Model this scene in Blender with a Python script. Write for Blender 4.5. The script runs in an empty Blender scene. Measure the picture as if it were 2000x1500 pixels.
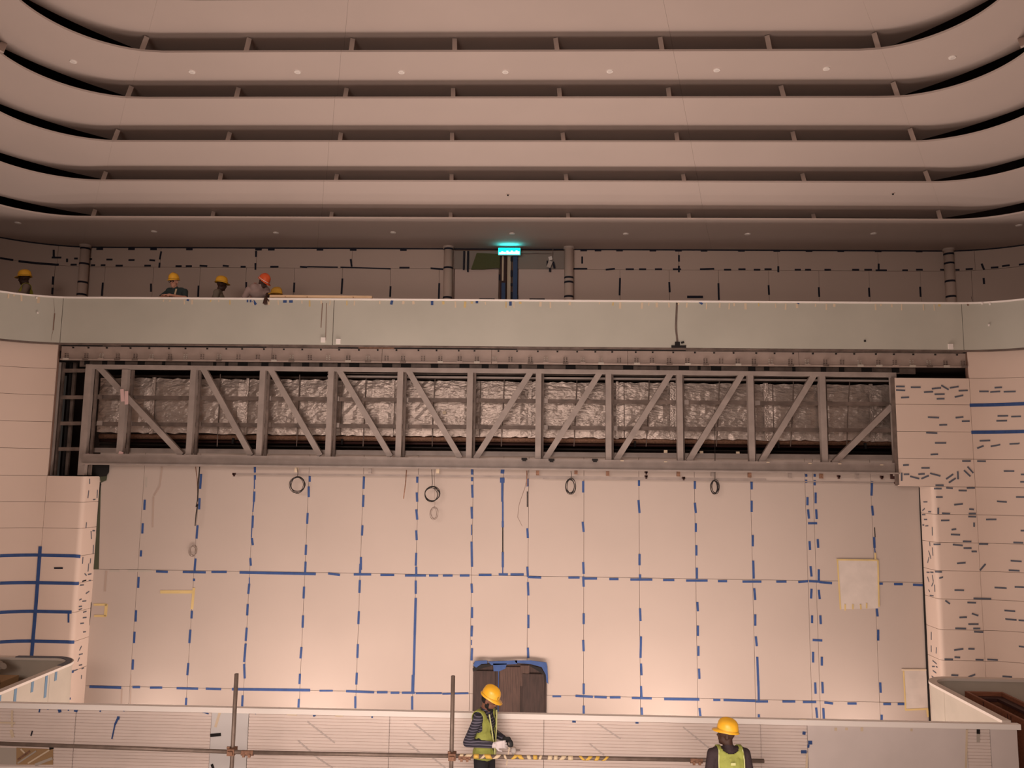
import bpy, bmesh, math, random
from mathutils import Vector as V, Matrix, Euler
random.seed(7)
D = bpy.data
S = bpy.context.scene
COL = S.collection

# ------------------------------------------------------------------ camera
CZ = 4.65                                     # eye height above the platform floor
YAW, PITCH, ROLL, FPX = math.radians(1.6), math.radians(6.6), math.radians(.72), 1500.0
_F = V((-math.sin(YAW)*math.cos(PITCH), math.cos(YAW)*math.cos(PITCH), math.sin(PITCH)))
_R0 = V((math.cos(YAW), math.sin(YAW), 0)); _U0 = _R0.cross(_F)
_R = _R0*math.cos(ROLL)+_U0*math.sin(ROLL); _U = _R.cross(_F)
cd = D.cameras.new('camera'); cam = D.objects.new('camera', cd); COL.objects.link(cam)
cd.sensor_width = 36; cd.lens = FPX/2000*36; cd.clip_end = 200
m = Matrix((( _R.x, _U.x, -_F.x, 0), (_R.y, _U.y, -_F.y, 0), (_R.z, _U.z, -_F.z, CZ), (0, 0, 0, 1)))
cam.matrix_world = m
S.camera = cam
S.view_settings.view_transform = 'Standard'; S.view_settings.look = 'None'
S.view_settings.gamma = 1; S.view_settings.use_curve_mapping = False
S.view_settings.exposure = 0.0

# ------------------------------------------------------------------ world and lamps
w = D.worlds.new('world'); S.world = w; w.use_nodes = True
bg = w.node_tree.nodes['Background']; bg.inputs[0].default_value = (1, .8, .68, 1); bg.inputs[1].default_value = .02
def area(name, loc, target, sx, sy, power, color):
    l = D.lights.new(name, 'AREA'); l.shape = 'RECTANGLE'; l.size = sx; l.size_y = sy; l.energy = power; l.color = color
    o = D.objects.new(name, l); COL.objects.link(o); o.location = loc
    o.rotation_euler = (V(target)-V(loc)).to_track_quat('-Z', 'Y').to_euler()
    return o
WARM = (1, .80, .70)
def beam(o, deg): o.data.spread = math.radians(deg); return o
P_FRONT, P_PIT, P_HIGH, P_UP = 82, 190, 335, 222
P_FOOT = 22
beam(area('fill_front', (-.5, 1.0, 3.0), (-.5, 15.5, 2.2), 8, 2.5, P_FRONT, WARM), 75)  # added fill light, unseen, evens out the lower wall and front parapet
for i, x in enumerate((-5.0, -2.0, 1.0, 4.0)):
    area('floodlight_pit', (x, 12.35, -1.7), (x, 12.35, 3), 2.6, 2.2, P_PIT, WARM)
for x in (-7.3, -4.2, 2.6, 6.3):
    area('floodlight_wall_foot', (x, 14.55, -.7), (x, 15.2, 1.4), .9, .3, P_FOOT, WARM)
beam(area('work_light_high', (-4.0, -5.0, 7.0), (-.3, 12, 2.5), 6, 3, P_HIGH, WARM), 92)
area('fill_platform', (-.5, 7.0, .6), (-.5, 9.0, 8), 9, 2.0, P_UP, WARM)  # added upward fill light below the view, lifts ceiling and parapet

# ------------------------------------------------------------------ pixel helpers (2000 x 1500)
def ray(x, y): return _F+_R*((x-1000)/FPX)+_U*((750-y)/FPX)
C0 = V((0, 0, CZ))
def PY(x, y, Y): d = ray(x, y); return C0+d*(Y/d.y)
def PZ(x, y, Z): d = ray(x, y); return C0+d*((Z-CZ)/d.z)

# ------------------------------------------------------------------ materials
_M = {}
def mat(name, col, rough=.7, metal=0., var=0., vscale=3., bump=0., bscale=40., emit=0., stretch=(1, 1, 1), spec=.3):
    if name in _M: return _M[name]
    mt = D.materials.new(name); mt.use_nodes = True; nt = mt.node_tree; b = nt.nodes['Principled BSDF']
    b.inputs['Base Color'].default_value = (*col, 1); b.inputs['Roughness'].default_value = rough
    b.inputs['Metallic'].default_value = metal; b.inputs['Specular IOR Level'].default_value = spec
    if emit:
        b.inputs['Emission Color'].default_value = (*col, 1); b.inputs['Emission Strength'].default_value = emit
    if var or bump:
        g = nt.nodes.new('ShaderNodeNewGeometry'); mp = nt.nodes.new('ShaderNodeMapping')
        nt.links.new(g.outputs['Position'], mp.inputs[0]); mp.inputs['Scale'].default_value = stretch
    if var:
        n = nt.nodes.new('ShaderNodeTexNoise'); n.inputs['Scale'].default_value = vscale; n.inputs['Detail'].default_value = 5
        nt.links.new(mp.outputs[0], n.inputs['Vector'])
        r = nt.nodes.new('ShaderNodeMapRange'); nt.links.new(n.outputs[0], r.inputs[0])
        r.inputs[1].default_value = .3; r.inputs[2].default_value = .7; r.inputs[3].default_value = 1-var; r.inputs[4].default_value = 1+var
        mx = nt.nodes.new('ShaderNodeVectorMath'); mx.operation = 'SCALE'; mx.inputs[0].default_value = col
        nt.links.new(r.outputs[0], mx.inputs['Scale']); nt.links.new(mx.outputs[0], b.inputs['Base Color'])
    if bump:
        n2 = nt.nodes.new('ShaderNodeTexNoise'); n2.inputs['Scale'].default_value = bscale; n2.inputs['Detail'].default_value = 4
        nt.links.new(mp.outputs[0], n2.inputs['Vector'])
        bp = nt.nodes.new('ShaderNodeBump'); bp.inputs['Strength'].default_value = bump; bp.inputs['Distance'].default_value = .05
        nt.links.new(n2.outputs[0], bp.inputs['Height']); nt.links.new(bp.outputs[0], b.inputs['Normal'])
    _M[name] = mt; return mt
M_WALL = mat('primed_wall', (.455, .378, .332), .75, var=.025, vscale=.7)
M_SIDE = mat('side_wall_board', (.66, .525, .445), .7, var=.03, vscale=.6)
M_UPW = mat('balcony_wall_board', (.60, .475, .41), .75, var=.03, vscale=.6)
M_BACK = mat('joint_backing', (.20, .12, .09), .9)
M_CEIL = mat('ceiling_plaster', (.56, .465, .42), .8, var=.03, vscale=.5)
M_BRK = mat('ceiling_rib', (.52, .42, .37), .8)
M_GLASS = mat('film_covered_glass', (.46, .445, .385), .45, var=.06, vscale=.8)
M_CAP = mat('white_cap', (.90, .84, .79), .6)
M_BLUE = mat('blue_tape', (.032, .072, .21), .6, var=.12, vscale=9)
M_SLATE_SH = mat('shaded_slate_tape', (.10, .11, .14), .6, var=.1, vscale=9)  # blue tape with the side walls' dim light mixed into its colour
M_NAVY_SH = mat('shaded_navy_tape', (.012, .013, .026), .7)  # blue tape darkened in colour for the dim light on the upper wall
M_YEL = mat('yellow_masking_tape', (.60, .45, .20), .7, var=.1)
M_PALE = mat('pale_masking_tape', (.64, .52, .38), .7, var=.08)
M_GREY = mat('grey_tape', (.42, .37, .32), .7)
M_BLACK = mat('black_rubber', (.012, .010, .010), .8)
M_STEEL = mat('grey_painted_steel', (.285, .235, .21), .55, var=.14, vscale=4, spec=.4)
M_STEELD = mat('dirty_steel', (.135, .10, .084), .6, var=.3, vscale=6, spec=.3)
M_GIRD = mat('primer_girder', (.33, .255, .22), .55, var=.12, vscale=3)
M_FOIL = mat('duct_foil', (.47, .39, .345), .38, .55, var=.12, vscale=5, bump=.55, bscale=9, stretch=(1, 1, 2.2))
M_FOILJ = mat('duct_foil_tape', (.48, .40, .355), .32, .6, bump=.4, bscale=30)
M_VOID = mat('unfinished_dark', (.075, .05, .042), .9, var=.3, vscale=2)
M_PIPE = mat('scaffold_tube', (.19, .145, .12), .5, .35, var=.2, vscale=8)
M_RUST = mat('rusty_coupler', (.24, .13, .085), .75, .2, var=.3, vscale=30)
M_FLOOR = mat('concrete_floor', (.50, .43, .38), .85, var=.12, vscale=2)
M_SHEET = mat('white_ribbed_sheet', (.70, .60, .55), .55, var=.04, vscale=1.5)
M_SMOOTH = mat('smooth_white_film', (.66, .585, .555), .5, var=.04, vscale=2)
M_SMB = mat('bluish_white_film', (.60, .575, .565), .5, var=.04, vscale=2)
M_CABLE = mat('black_cable', (.02, .015, .014), .6)
M_WIRE = mat('thin_grey_wire', (.26, .2, .17), .6)
M_WOOD = mat('red_brown_timber', (.20, .075, .04), .6, var=.25, vscale=6, stretch=(1, 6, 6))
M_WOODD = mat('dark_maroon_timber', (.045, .017, .015), .6)
M_PLANK = mat('pale_timber', (.62, .43, .27), .7, var=.15, vscale=5, stretch=(.3, 4, 4))
M_DOOR = mat('dark_brown_board', (.036, .019, .015), .6, var=.3, vscale=5, stretch=(7, 7, .8))
M_DOOR2 = mat('brown_board', (.066, .036, .027), .6, var=.35, vscale=5, stretch=(9, 9, .7))
M_PAPER = mat('patch_paper', (.56, .49, .44), .7, var=.08, vscale=4)
M_OLIVE = mat('olive_strip', (.06, .065, .04), .8)
M_WHITE = mat('white_plastic', (.80, .74, .70), .5)
M_CARD = mat('cardboard', (.36, .23, .12), .8)
M_BAG = mat('grey_sack', (.33, .29, .25), .8, bump=.3, bscale=12)

# ------------------------------------------------------------------ object helpers
W = {}
def setp(o, parent, mw):
    W[o] = mw
    if parent is not None:
        o.parent = parent; o.matrix_parent_inverse = W[parent].inverted()
    o.matrix_basis = mw
def tag(o, label=None, cat=None, group=None, kind=None):
    if label: o['label'] = label
    if cat: o['category'] = cat
    if group: o['group'] = group
    if kind: o['kind'] = kind
    return o
def empty(name, loc, label=None, cat=None, group=None, kind=None):
    o = D.objects.new(name, None); COL.objects.link(o); o.empty_display_size = .2
    setp(o, None, Matrix.Translation(V(loc))); return tag(o, label, cat, group, kind)
def link_mesh(name, me, mt, parent):
    if mt is not None and not me.materials: me.materials.append(mt)
    vs = me.vertices
    if len(vs):
        xs = [v.co.x for v in vs]; ys = [v.co.y for v in vs]; zs = [v.co.z for v in vs]
        c = V(((min(xs)+max(xs))/2, (min(ys)+max(ys))/2, min(zs)))
        me.transform(Matrix.Translation(-c))
    else: c = V()
    o = D.objects.new(name, me); COL.objects.link(o); setp(o, parent, Matrix.Translation(c)); return o
class MB:
    def __init__(s): s.v = []; s.f = []
    def add(s, vs, fs):
        n = len(s.v); s.v += [V(p) for p in vs]; s.f += [tuple(i+n for i in f) for f in fs]; return s
    def frame(s, c, ax, ay, az):                # box from centre and three half-axis vectors
        c = V(c); ax, ay, az = V(ax), V(ay), V(az)
        vs = [c+ax*i+ay*j+az*k for k in (-1, 1) for j in (-1, 1) for i in (-1, 1)]
        fs = [(0, 2, 3, 1), (4, 5, 7, 6), (0, 1, 5, 4), (2, 6, 7, 3), (0, 4, 6, 2), (1, 3, 7, 5)]
        if ax.cross(ay).dot(az) < 0: fs = [f[::-1] for f in fs]
        return s.add(vs, fs)
    def box(s, x0, x1, y0, y1, z0, z1):
        return s.frame(((x0+x1)/2, (y0+y1)/2, (z0+z1)/2), ((x1-x0)/2, 0, 0), (0, (y1-y0)/2, 0), (0, 0, (z1-z0)/2))
    def bar(s, p0, p1, wd, dp, nrm=(0, -1, 0)):  # rectangular bar p0-p1, wd across, dp along nrm
        p0, p1 = V(p0), V(p1); d = (p1-p0); L = d.length; d.normalize(); n = V(nrm); n = (n-d*n.dot(d)).normalized(); a = d.cross(n)
        return s.frame((p0+p1)/2, d*(L/2), a*(wd/2), n*(dp/2))
    def tube(s, pts, r, n=8, cap=True):
        pts = [V(p) for p in pts]; k = len(pts); prev = None; rings = []
        for i in range(k):
            t = (pts[min(i+1, k-1)]-pts[max(i-1, 0)]).normalized()
            if prev is None:
                a = V((0, 0, 1)) if abs(t.z) < .9 else V((1, 0, 0)); a = (a-t*a.dot(t)).normalized()
            else:
                a = (prev-t*prev.dot(t)).normalized()
            prev = a; b = t.cross(a); rr = r[i] if isinstance(r, (list, tuple)) else r
            rings.append([pts[i]+(a*math.cos(q*2*math.pi/n)+b*math.sin(q*2*math.pi/n))*rr for q in range(n)])
        vs = [p for rg in rings for p in rg]; fs = []
        for i in range(k-1):
            for q in range(n):
                fs.append((i*n+q, i*n+(q+1) % n, (i+1)*n+(q+1) % n, (i+1)*n+q))
        if cap: fs.append(tuple(range(n))[::-1]); fs.append(tuple((k-1)*n+q for q in range(n)))
        return s.add(vs, fs)
    def build(s, name, mt, parent=None, smooth=False):
        me = D.meshes.new(name); me.from_pydata([tuple(v) for v in s.v], [], s.f); me.update()
        if smooth == 'crease':
            bm = bmesh.new(); bm.from_mesh(me)
            for f in bm.faces: f.smooth = True
            for e in bm.edges:
                if len(e.link_faces) != 2 or e.calc_face_angle(0) > .5: e.smooth = False
            bm.to_mesh(me); bm.free()
        elif smooth:
            for p in me.polygons: p.use_smooth = True
        return link_mesh(name, me, mt, parent)
_unit = {}
def ubox(name, mt, parent, c, ax, ay, az):      # shared unit box placed by half axes
    if mt not in _unit:
        b = MB().box(-1, 1, -1, 1, -1, 1); me = D.meshes.new('piece'); me.from_pydata([tuple(v) for v in b.v], [], b.f); me.materials.append(mt); _unit[mt] = me
    ax, ay, az, c = V(ax), V(ay), V(az), V(c)
    if ax.cross(ay).dot(az) < 0: az = -az
    mw = Matrix(((ax.x, ay.x, az.x, c.x), (ax.y, ay.y, az.y, c.y), (ax.z, ay.z, az.z, c.z), (0, 0, 0, 1)))
    o = D.objects.new(name, _unit[mt]); COL.objects.link(o); setp(o, parent, mw); return o
def abox(name, mt, parent, x0, x1, y0, y1, z0, z1):
    return ubox(name, mt, parent, ((x0+x1)/2, (y0+y1)/2, (z0+z1)/2), ((x1-x0)/2, 0, 0), (0, (y1-y0)/2, 0), (0, 0, (z1-z0)/2))

# ------------------------------------------------------------------ plan paths (vertical surfaces)
class Path:
    """plan polyline from left to right; room side is towards the camera"""
    def __init__(s, pts):
        s.p = [V((x, y, 0)) for x, y in pts]; s.c = [0]
        for a, b in zip(s.p, s.p[1:]): s.c.append(s.c[-1]+(b-a).length)
        s.L = s.c[-1]
    def seg(s, t):
        t = min(max(t, 0), s.L-1e-6)
        for i in range(len(s.p)-1):
            if t <= s.c[i+1]: return i, (t-s.c[i])/(s.c[i+1]-s.c[i])
        return len(s.p)-2, 1
    def pt(s, t): i, u = s.seg(t); return s.p[i].lerp(s.p[i+1], u)
    def tan(s, t): i, u = s.seg(t); return (s.p[i+1]-s.p[i]).normalized()
    def nrm(s, t): d = s.tan(t); return V((-d.y, d.x, 0))     # away from the room
    def vn(s, i):
        a = s.p[max(i-1, 0)]; b = s.p[min(i+1, len(s.p)-1)]
        d = (b-a).normalized(); return V((-d.y, d.x, 0))
    def hit(s, x, y):
        d = ray(x, y); best = None
        for i in range(len(s.p)-1):
            a, b = s.p[i], s.p[i+1]; e = b-a; den = d.x*(-e.y)+e.x*d.y
            if abs(den) < 1e-9: continue
            t = (a.x*(-e.y)+e.x*a.y)/den; u = (d.x*a.y-d.y*a.x)/den
            if t > .5 and -1e-6 <= u <= 1+1e-6 and (best is None or t < best[0]): best = (t, s.c[i]+u*(s.c[i+1]-s.c[i]))
        if best is None: return None
        t, sv = best; return sv, CZ+d.z*t, t
    def span(s, s0, s1):
        out = [(s.pt(s0), s.nrm(s0+1e-4))]
        for i in range(1, len(s.p)-1):
            if s0+1e-3 < s.c[i] < s1-1e-3: out.append((s.p[i], s.vn(i)))
        out.append((s.pt(s1), s.nrm(s1-1e-4))); return out
def slab(mb, path, s0, s1, z0, z1, off=0., th=.03):
    q = path.span(s0, s1); n = len(q); vs = []
    for p, nn in q:
        a = p+nn*off; b = p+nn*(off+th)
        vs += [V((a.x, a.y, z0)), V((a.x, a.y, z1)), V((b.x, b.y, z1)), V((b.x, b.y, z0))]
    fs = []
    for i in range(n-1):
        k = 4*i
        fs += [(k, k+4, k+5, k+1), (k+1, k+5, k+6, k+2), (k+2, k+6, k+7, k+3), (k+3, k+7, k+4, k)]
    fs += [(0, 1, 2, 3), (4*n-1, 4*n-2, 4*n-3, 4*n-4)]
    return mb.add(vs, fs)
XC = -.5
def rpath(Yf, H, R, y0=-5., n=14, xc=XC):
    pts = [(xc-H, y0), (xc-H, Yf-R)]
    for i in range(1, n+1):
        a = math.pi/2*i/n; pts.append((xc-(H-R)-R*math.cos(a), Yf-R+R*math.sin(a)))
    for i in range(n+1):
        a = math.pi/2*i/n; pts.append((xc+(H-R)+R*math.sin(a), Yf-R+R*math.cos(a)))
    pts.append((xc+H, y0)); return Path(pts)
def strip(path, parent, x0, y0, x1, y1, mt, wpx=4.4, name='tape_strip', off=.004, th=.0015):
    """adhesive strip between two picture points, laid on a wall path"""
    a = path.hit(x0, y0); b = path.hit(x1, y1)
    if a is None or b is None: return
    pa = path.pt(a[0]); pa.z = a[1]; pb = path.pt(b[0]); pb.z = b[1]
    wd = wpx*a[2]/FPX; sm = (a[0]+b[0])/2
    if abs(path.nrm(a[0]).dot(path.nrm(b[0]))) > .998:
        d = pb-pa; n = path.nrm(sm); L = d.length
        if L < .01: return
        d /= L; ac = d.cross(n).normalized()
        return ubox(name, mt, parent, (pa+pb)/2-n*off, d*(L/2), ac*(wd/2), n*th)
    q = path.span(min(a[0], b[0]), max(a[0], b[0])); ca, cb = (a, b) if a[0] < b[0] else (b, a); vs = []; fs = []
    for i, (p, nn) in enumerate(q):
        u = (i/(len(q)-1)); z = ca[1]+(cb[1]-ca[1])*u; pp = p-nn*off
        vs += [V((pp.x, pp.y, z-wd/2)), V((pp.x, pp.y, z+wd/2)), V((pp.x+nn.x*.003, pp.y+nn.y*.003, z+wd/2)), V((pp.x+nn.x*.003, pp.y+nn.y*.003, z-wd/2))]
        if i: k = 4*(i-1); fs += [(k, k+4, k+5, k+1), (k+1, k+5, k+6, k+2), (k+2, k+6, k+7, k+3), (k+3, k+7, k+4, k)]
    fs += [(0, 1, 2, 3), tuple(4*len(q)-j for j in (1, 2, 3, 4))]
    return MB().add(vs, fs).build(name, mt, parent)
def zm(ox, oy, sc, L): return [tuple((v/sc+(ox if i % 2 == 0 else oy)) if i < 4 else v for i, v in enumerate(t)) for t in L]
#@@STRUCT
# ================================================================== STRUCTURE
def ZY(y, Y, x=1000): return PY(x, y, Y).z
# ---- floors
fl = MB().box(-14, 13, -9, 11.1, -.2, 0).build('floor_platform', M_FLOOR); tag(fl, kind='structure')
fl = MB().box(-14, 13, 11.12, 17.3, -2.2, -2.0).build('floor_pit', M_FLOOR); tag(fl, kind='structure')
for sx, nm in ((-1, 'floor_box_left'), (1, 'floor_box_right')):
    b = MB().box(6.62 if sx > 0 else XC-12, XC+12 if sx > 0 else -7.93, 11.12, 13.48 if sx > 0 else 13.65, -.2, 0).build(nm, M_FLOOR); tag(b, kind='structure')
# ---- lower back wall: boards with open joints and blue tape
Y_WB = 15.5
WB = Path([(-11, Y_WB), (10, Y_WB)])
wall = empty('wall_back', (XC, Y_WB, -2), kind='structure')
MB().box(PY(186, 1020, Y_WB).x, 9.6, Y_WB+.035, Y_WB+.1, -2, ZY(884, Y_WB)).build('wall_core', M_BACK, wall)
colpx = [268, 378, 487, 595, 703, 812, 921, 1031, 1140, 1249, 1359, 1470, 1578, 1594, 1708]
cx = [PY(186, 1020, Y_WB).x]+[PY(p, 1128, Y_WB).x for p in colpx]+[9.6]
zr = [-2, ZY(1356.5, Y_WB), ZY(1124.5, Y_WB), ZY(886, Y_WB)]
G = .0035
for r in range(3):
    cl = list(cx)
    if r < 2: cl[0] -= .35
    if r == 2: cl.insert(8, PY(982, 1050, Y_WB).x)
    for a, b in zip(cl, cl[1:]):
        abox('wall_board', M_WALL, wall, a+G, b-G, Y_WB, Y_WB+.03, zr[r]+G, zr[r+1]-G)
VT = [
(283,976,282,996),(279,1022,278,1042),(276,1075,275,1087),(271,1127,270,1148),(266,1192,265,1214),(263,1234,262,1256),(260,1288,259,1308),
(393,926,391,955),(390,973,389,995),(386,1026,384,1052),(382,1091,380,1116),(379,1130,379,1135),(375,1193,374,1208),(372,1230,370,1256),(368,1295,366,1319),(364,1363,363,1379),
(498,912,498,923),(498,928,498,937),(497,937,497,955,2),(497,960,496,980),(496,980,494,1000,2),(494,1007,493,1031),(492,1031,491,1050,2),(492,1051,494,1065),(489,1090,490,1105),(487,1128,487,1140,2),(487,1140,485,1160),(484,1180,483,1202),(482,1226,480,1252),(480,1257,477,1293),(477,1297,478,1325),(474,1358,473,1380),
(605,930,605,941),(603,950,603,971),(601,1002,600,1023),(598,1064,597,1084),(597,1097,596,1120),(594,1146,593,1169),(592,1202,591,1226),(589,1264,587,1286),(586,1316,585,1336),(584,1365,583,1382),
(711,931,710,955),(710,967,709,990),(708,1026,707,1046),(705,1088,705,1113),(704,1101,703,1123),(703,1133,702,1158),(701,1194,700,1219),(699,1258,698,1285),(697,1314,696,1337),(694,1360,694,1383),
(815,930,815,943),(814,962,815,980),(813,995,815,1015),(813,1036,814,1055),(813,1080,812,1105),(813,1107,813,1122),(812,1134,812,1160),(812,1168,810,1240,4.8),(810,1240,808,1318,4.5),(807,1318,806,1353,6),(805,1360,805,1386),
(922,915,922,927),(922,932,922,940),(922,947,923,972),(921,990,922,1013),(921,1025,921,1045,2),(921,1058,922,1107),(921,1140,922,1158),(922,1186,922,1207),(922,1222,921,1243),(921,1250,921,1260,2),(922,1266,921,1290),
(982,916,981,925,7),(981,933,981,943,9),(981,943,981,980),(982,980,982,1018,3.2),(982,1018,982,1030),(982,1078,982,1108),(982,1108,982,1120,2),
(1030,935,1030,950),(1030,1032,1031,1051),(1030,1107,1031,1127),(1031,1137,1032,1163),(1032,1201,1032,1227),(1031,1265,1032,1285),
(1139,940,1139,962),(1138,1019,1140,1039),(1139,1098,1140,1121),(1139,1126,1140,1146),(1140,1198,1140,1219),(1139,1250,1140,1272),(1140,1335,1140,1356),(1140,1378,1140,1395),
(1248,937,1248,949),(1247,977,1249,1002),(1249,1082,1249,1104),(1250,1122,1250,1132),(1250,1188,1251,1213),(1252,1243,1251,1285),(1252,1296,1253,1319),(1252,1340,1253,1362),(1253,1382,1254,1398),
(1357,940,1357,955),(1357,982,1359,1002),(1359,1022,1359,1039),(1360,1065,1360,1085),(1361,1109,1361,1130),(1362,1176,1363,1194),(1363,1222,1363,1242),(1364,1262,1364,1281),(1365,1306,1366,1326),(1366,1383,1368,1400),
(1468,941,1468,956),(1468,978,1468,1000),(1470,1045,1470,1067),(1471,1095,1472,1130),(1473,1149,1475,1172),(1475,1200,1475,1222),(1476,1243,1478,1262),(1479,1283,1481,1340),(1481,1330,1482,1369),(1482,1395,1482,1405),
(1574,926,1575,931),(1574,937,1575,943),(1577,971,1577,987),(1578,995,1580,1013),(1581,1057,1582,1074),(1583,1106,1585,1126),(1585,1150,1584,1169),(1586,1202,1586,1217),(1588,1273,1588,1294),(1592,1333,1593,1355),(1594,1382,1596,1402),
(1591,926,1591,931),(1591,938,1591,948),(1593,962,1593,983),(1594,995,1595,1014),(1597,1053,1598,1070),(1599,1112,1599,1135),(1599,1152,1601,1170),(1602,1202,1603,1219),(1605,1283,1605,1300),(1606,1332,1607,1354),(1608,1383,1609,1405),(1578,1022,1596,1022),(1587,1250,1606,1251),
(1703,940,1702,968),(1703,988,1705,1007),(1707,1049,1708,1070),(1708,1070,1709,1079,2),(1712,1186,1714,1204),(1715,1230,1715,1251),(1719,1333,1720,1353),(1722,1396,1722,1410)]
HT = [(305,1116,328,1117),(357,1117,402,1118),(413,1117,443,1117),(468,1118,617,1121,5),(641,1120,664,1123),(691,1122,725,1122),(743,1123,770,1123),(791,1124,832,1124),(838,1124,856,1124),(865,1124,884,1124),(898,1124,917,1124),(935,1123,960,1123),(974,1122,992,1122),(997,1122,1023,1122),(1031,1127,1057,1128),(1110,1128,1132,1128),(1140,1130,1166,1130),(1190,1131,1208,1131),(1231,1132,1274,1132),(1295,1133,1317,1133),(1340,1134,1382,1134),(1402,1135,1420,1135),(1450,1136,1487,1136),(1516,1136,1536,1136),(1559,1137,1578,1135),(1580,1135,1600,1136),(1600,1137,1625,1139),(1685,1106,1713,1106),(1717,1140,1724,1140),(1746,1141,1763,1141),(1783,1142,1805,1143),
(175,1341,237,1343,5),(259,1342,274,1342),(293,1343,317,1343),(345,1344,387,1345),(402,1345,432,1346),(453,1346,606,1348,5),(624,1349,650,1349,3.4),(676,1350,731,1352),(736,1352,757,1352),(763,1353,780,1353),(785,1353,810,1353),(812,1354,863,1354,3.5),(864,1355,915,1354,3.5),(1079,1360,1096,1360,3.5),(1124,1359,1158,1361),(1161,1361,1185,1362),(1191,1362,1212,1362),(1234,1363,1273,1364),(1297,1365,1366,1366,5),(1393,1367,1407,1367),(1413,1367,1475,1369,4.6),(1476,1370,1500,1370),(1528,1370,1553,1370),(1568,1371,1594,1371),(1610,1372,1627,1374),(1655,1374,1673,1374),(1725,1375,1740,1375),(1753,1375,1766,1375)]
for t in VT+HT: strip(WB, wall, *t[:4], M_BLUE, t[4] if len(t) > 4 else 4.3, off=.002+random.random()*.003)
for t in [(286,932,285,952),(214,1115,233,1115),(250,1115,296,1115)]: strip(WB, wall, *t, M_GREY, 3.6)
for t in [(982,1030,982,1078,2.2),(1030,960,1030,990,2),(1708,1030,1709,1049,1.6)]: strip(WB, wall, *t[:4], M_BLACK, t[4])
for t in [(313,1156,380,1156,6),(379,1148,375,1190,5),(183,1181,209,1181,4),(208,1180,206,1204,6),(184,1203,207,1203,4)]: strip(WB, wall, *t[:4], M_YEL, t[4])
for t in [(246,912,246,912,1),(317,912,312,950,3.6),(312,950,301,968,3.6),(300,970,298,1030,3.6),(208,1115,205,1155,4),(238,1345,237,1375,3),(256,1318,255,1375,2)]: strip(WB, wall, *t[:4], mat('faint_tape_residue', (.40, .31, .26), .7), t[4])
# olive and black filler strips at the two ends of the opening
def quadstrip(name, mt, parent, path, pts, off=.01, th=.01):
    vs = []
    for x, y in pts:
        h = path.hit(x, y); p = path.pt(h[0]); n = path.nrm(h[0]); vs.append(V((p.x-n.x*off, p.y-n.y*off, h[1])))
    n = path.nrm(path.hit(*pts[0])[0]); k = len(vs)
    b = MB().add(vs+[v+n*th for v in vs], [tuple(range(k))[::-1], tuple(range(k, 2*k))]+[(i, (i+1) % k, k+(i+1) % k, k+i) for i in range(k)])
    return b.build(name, mt, parent)
quadstrip('edge_filler', M_OLIVE, wall, WB, [(197, 950), (193, 1112), (183, 1112), (190, 1020), (193, 950)])
quadstrip('edge_filler', M_OLIVE, wall, WB, [(196, 926), (211, 926), (209, 938), (198, 943)], .03)
quadstrip('edge_filler', M_BLACK, wall, WB, [(174, 905), (216, 907), (215, 922), (210, 930), (198, 931), (190, 930), (172, 928)], .05)
quadstrip('edge_filler', M_BLACK, wall, WB, [(194, 938), (198, 945), (195, 965), (182, 1113), (178, 1113), (189, 1000)], .015)
quadstrip('edge_filler', M_BLACK, wall, WB, [(177, 1165), (179, 1180), (170, 1275), (168, 1275)], .012)
quadstrip('edge_filler', M_BLACK, wall, WB, [(1794, 952), (1799, 952), (1801, 1020), (1806, 1080), (1809, 1200), (1812, 1310), (1819, 1416), (1814, 1416), (1808, 1300), (1803, 1180), (1799, 1070), (1796, 1010)], .02)

# ---- side walls: horizontal boards, vertical seam, rounded towards the camera
Y_SF = 15.0
def rounded(a, c, b, r, n=6):
    a, c, b = V((*a, 0)), V((*c, 0)), V((*b, 0)); p0 = c+(a-c).normalized()*r; p1 = c+(b-c).normalized()*r
    return [tuple((p0*(1-t)**2+c*2*t*(1-t)+p1*t*t)[:2]) for t in [i/n for i in range(n+1)]]
def arc_side(sg, n=14, R=1.6, L=9.0):
    return [(XC+sg*(L+R*math.sin(math.pi/2*i/n)), Y_SF-R+R*math.cos(math.pi/2*i/n)) for i in range(n+1)]
Er = (PY(1804, 1130, Y_WB).x, Y_WB+.03); Cr = (PY(1830, 1130, Y_SF).x, Y_SF)
El = (PY(182, 1130, Y_WB).x, Y_WB+.03); Cl = (PY(151, 1130, Y_SF).x, Y_SF)
SR = Path([Er]+rounded(Er, Cr, (9, Y_SF), .09)+arc_side(1)+[(XC+10.6, -5)])
SL = Path(([Cl and El]+rounded(El, Cl, (-10, Y_SF), .09)+arc_side(-1)+[(XC-10.6, -5)])[::-1])
def side_wall(nm, path, seam_px, rows_px, xr, top_px, edge_first):
    wl = empty(nm, (path.pt(path.hit(*seam_px)[0]).x, Y_SF, -2), kind='structure')
    ss = path.hit(*seam_px)[0]
    zs = [path.hit(xr, y)[1] for y in rows_px]
    return wl, ss, zs
def boards(wl, path, s0, s1, zs, off=0., th=.03):
    for a, b in zip(zs, zs[1:]):
        z0, z1 = min(a, b), max(a, b); slab(MB(), path, s0+G, s1-G, z0+G, z1-G, off, th).build('wall_board', M_SIDE, wl, 'crease')
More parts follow.
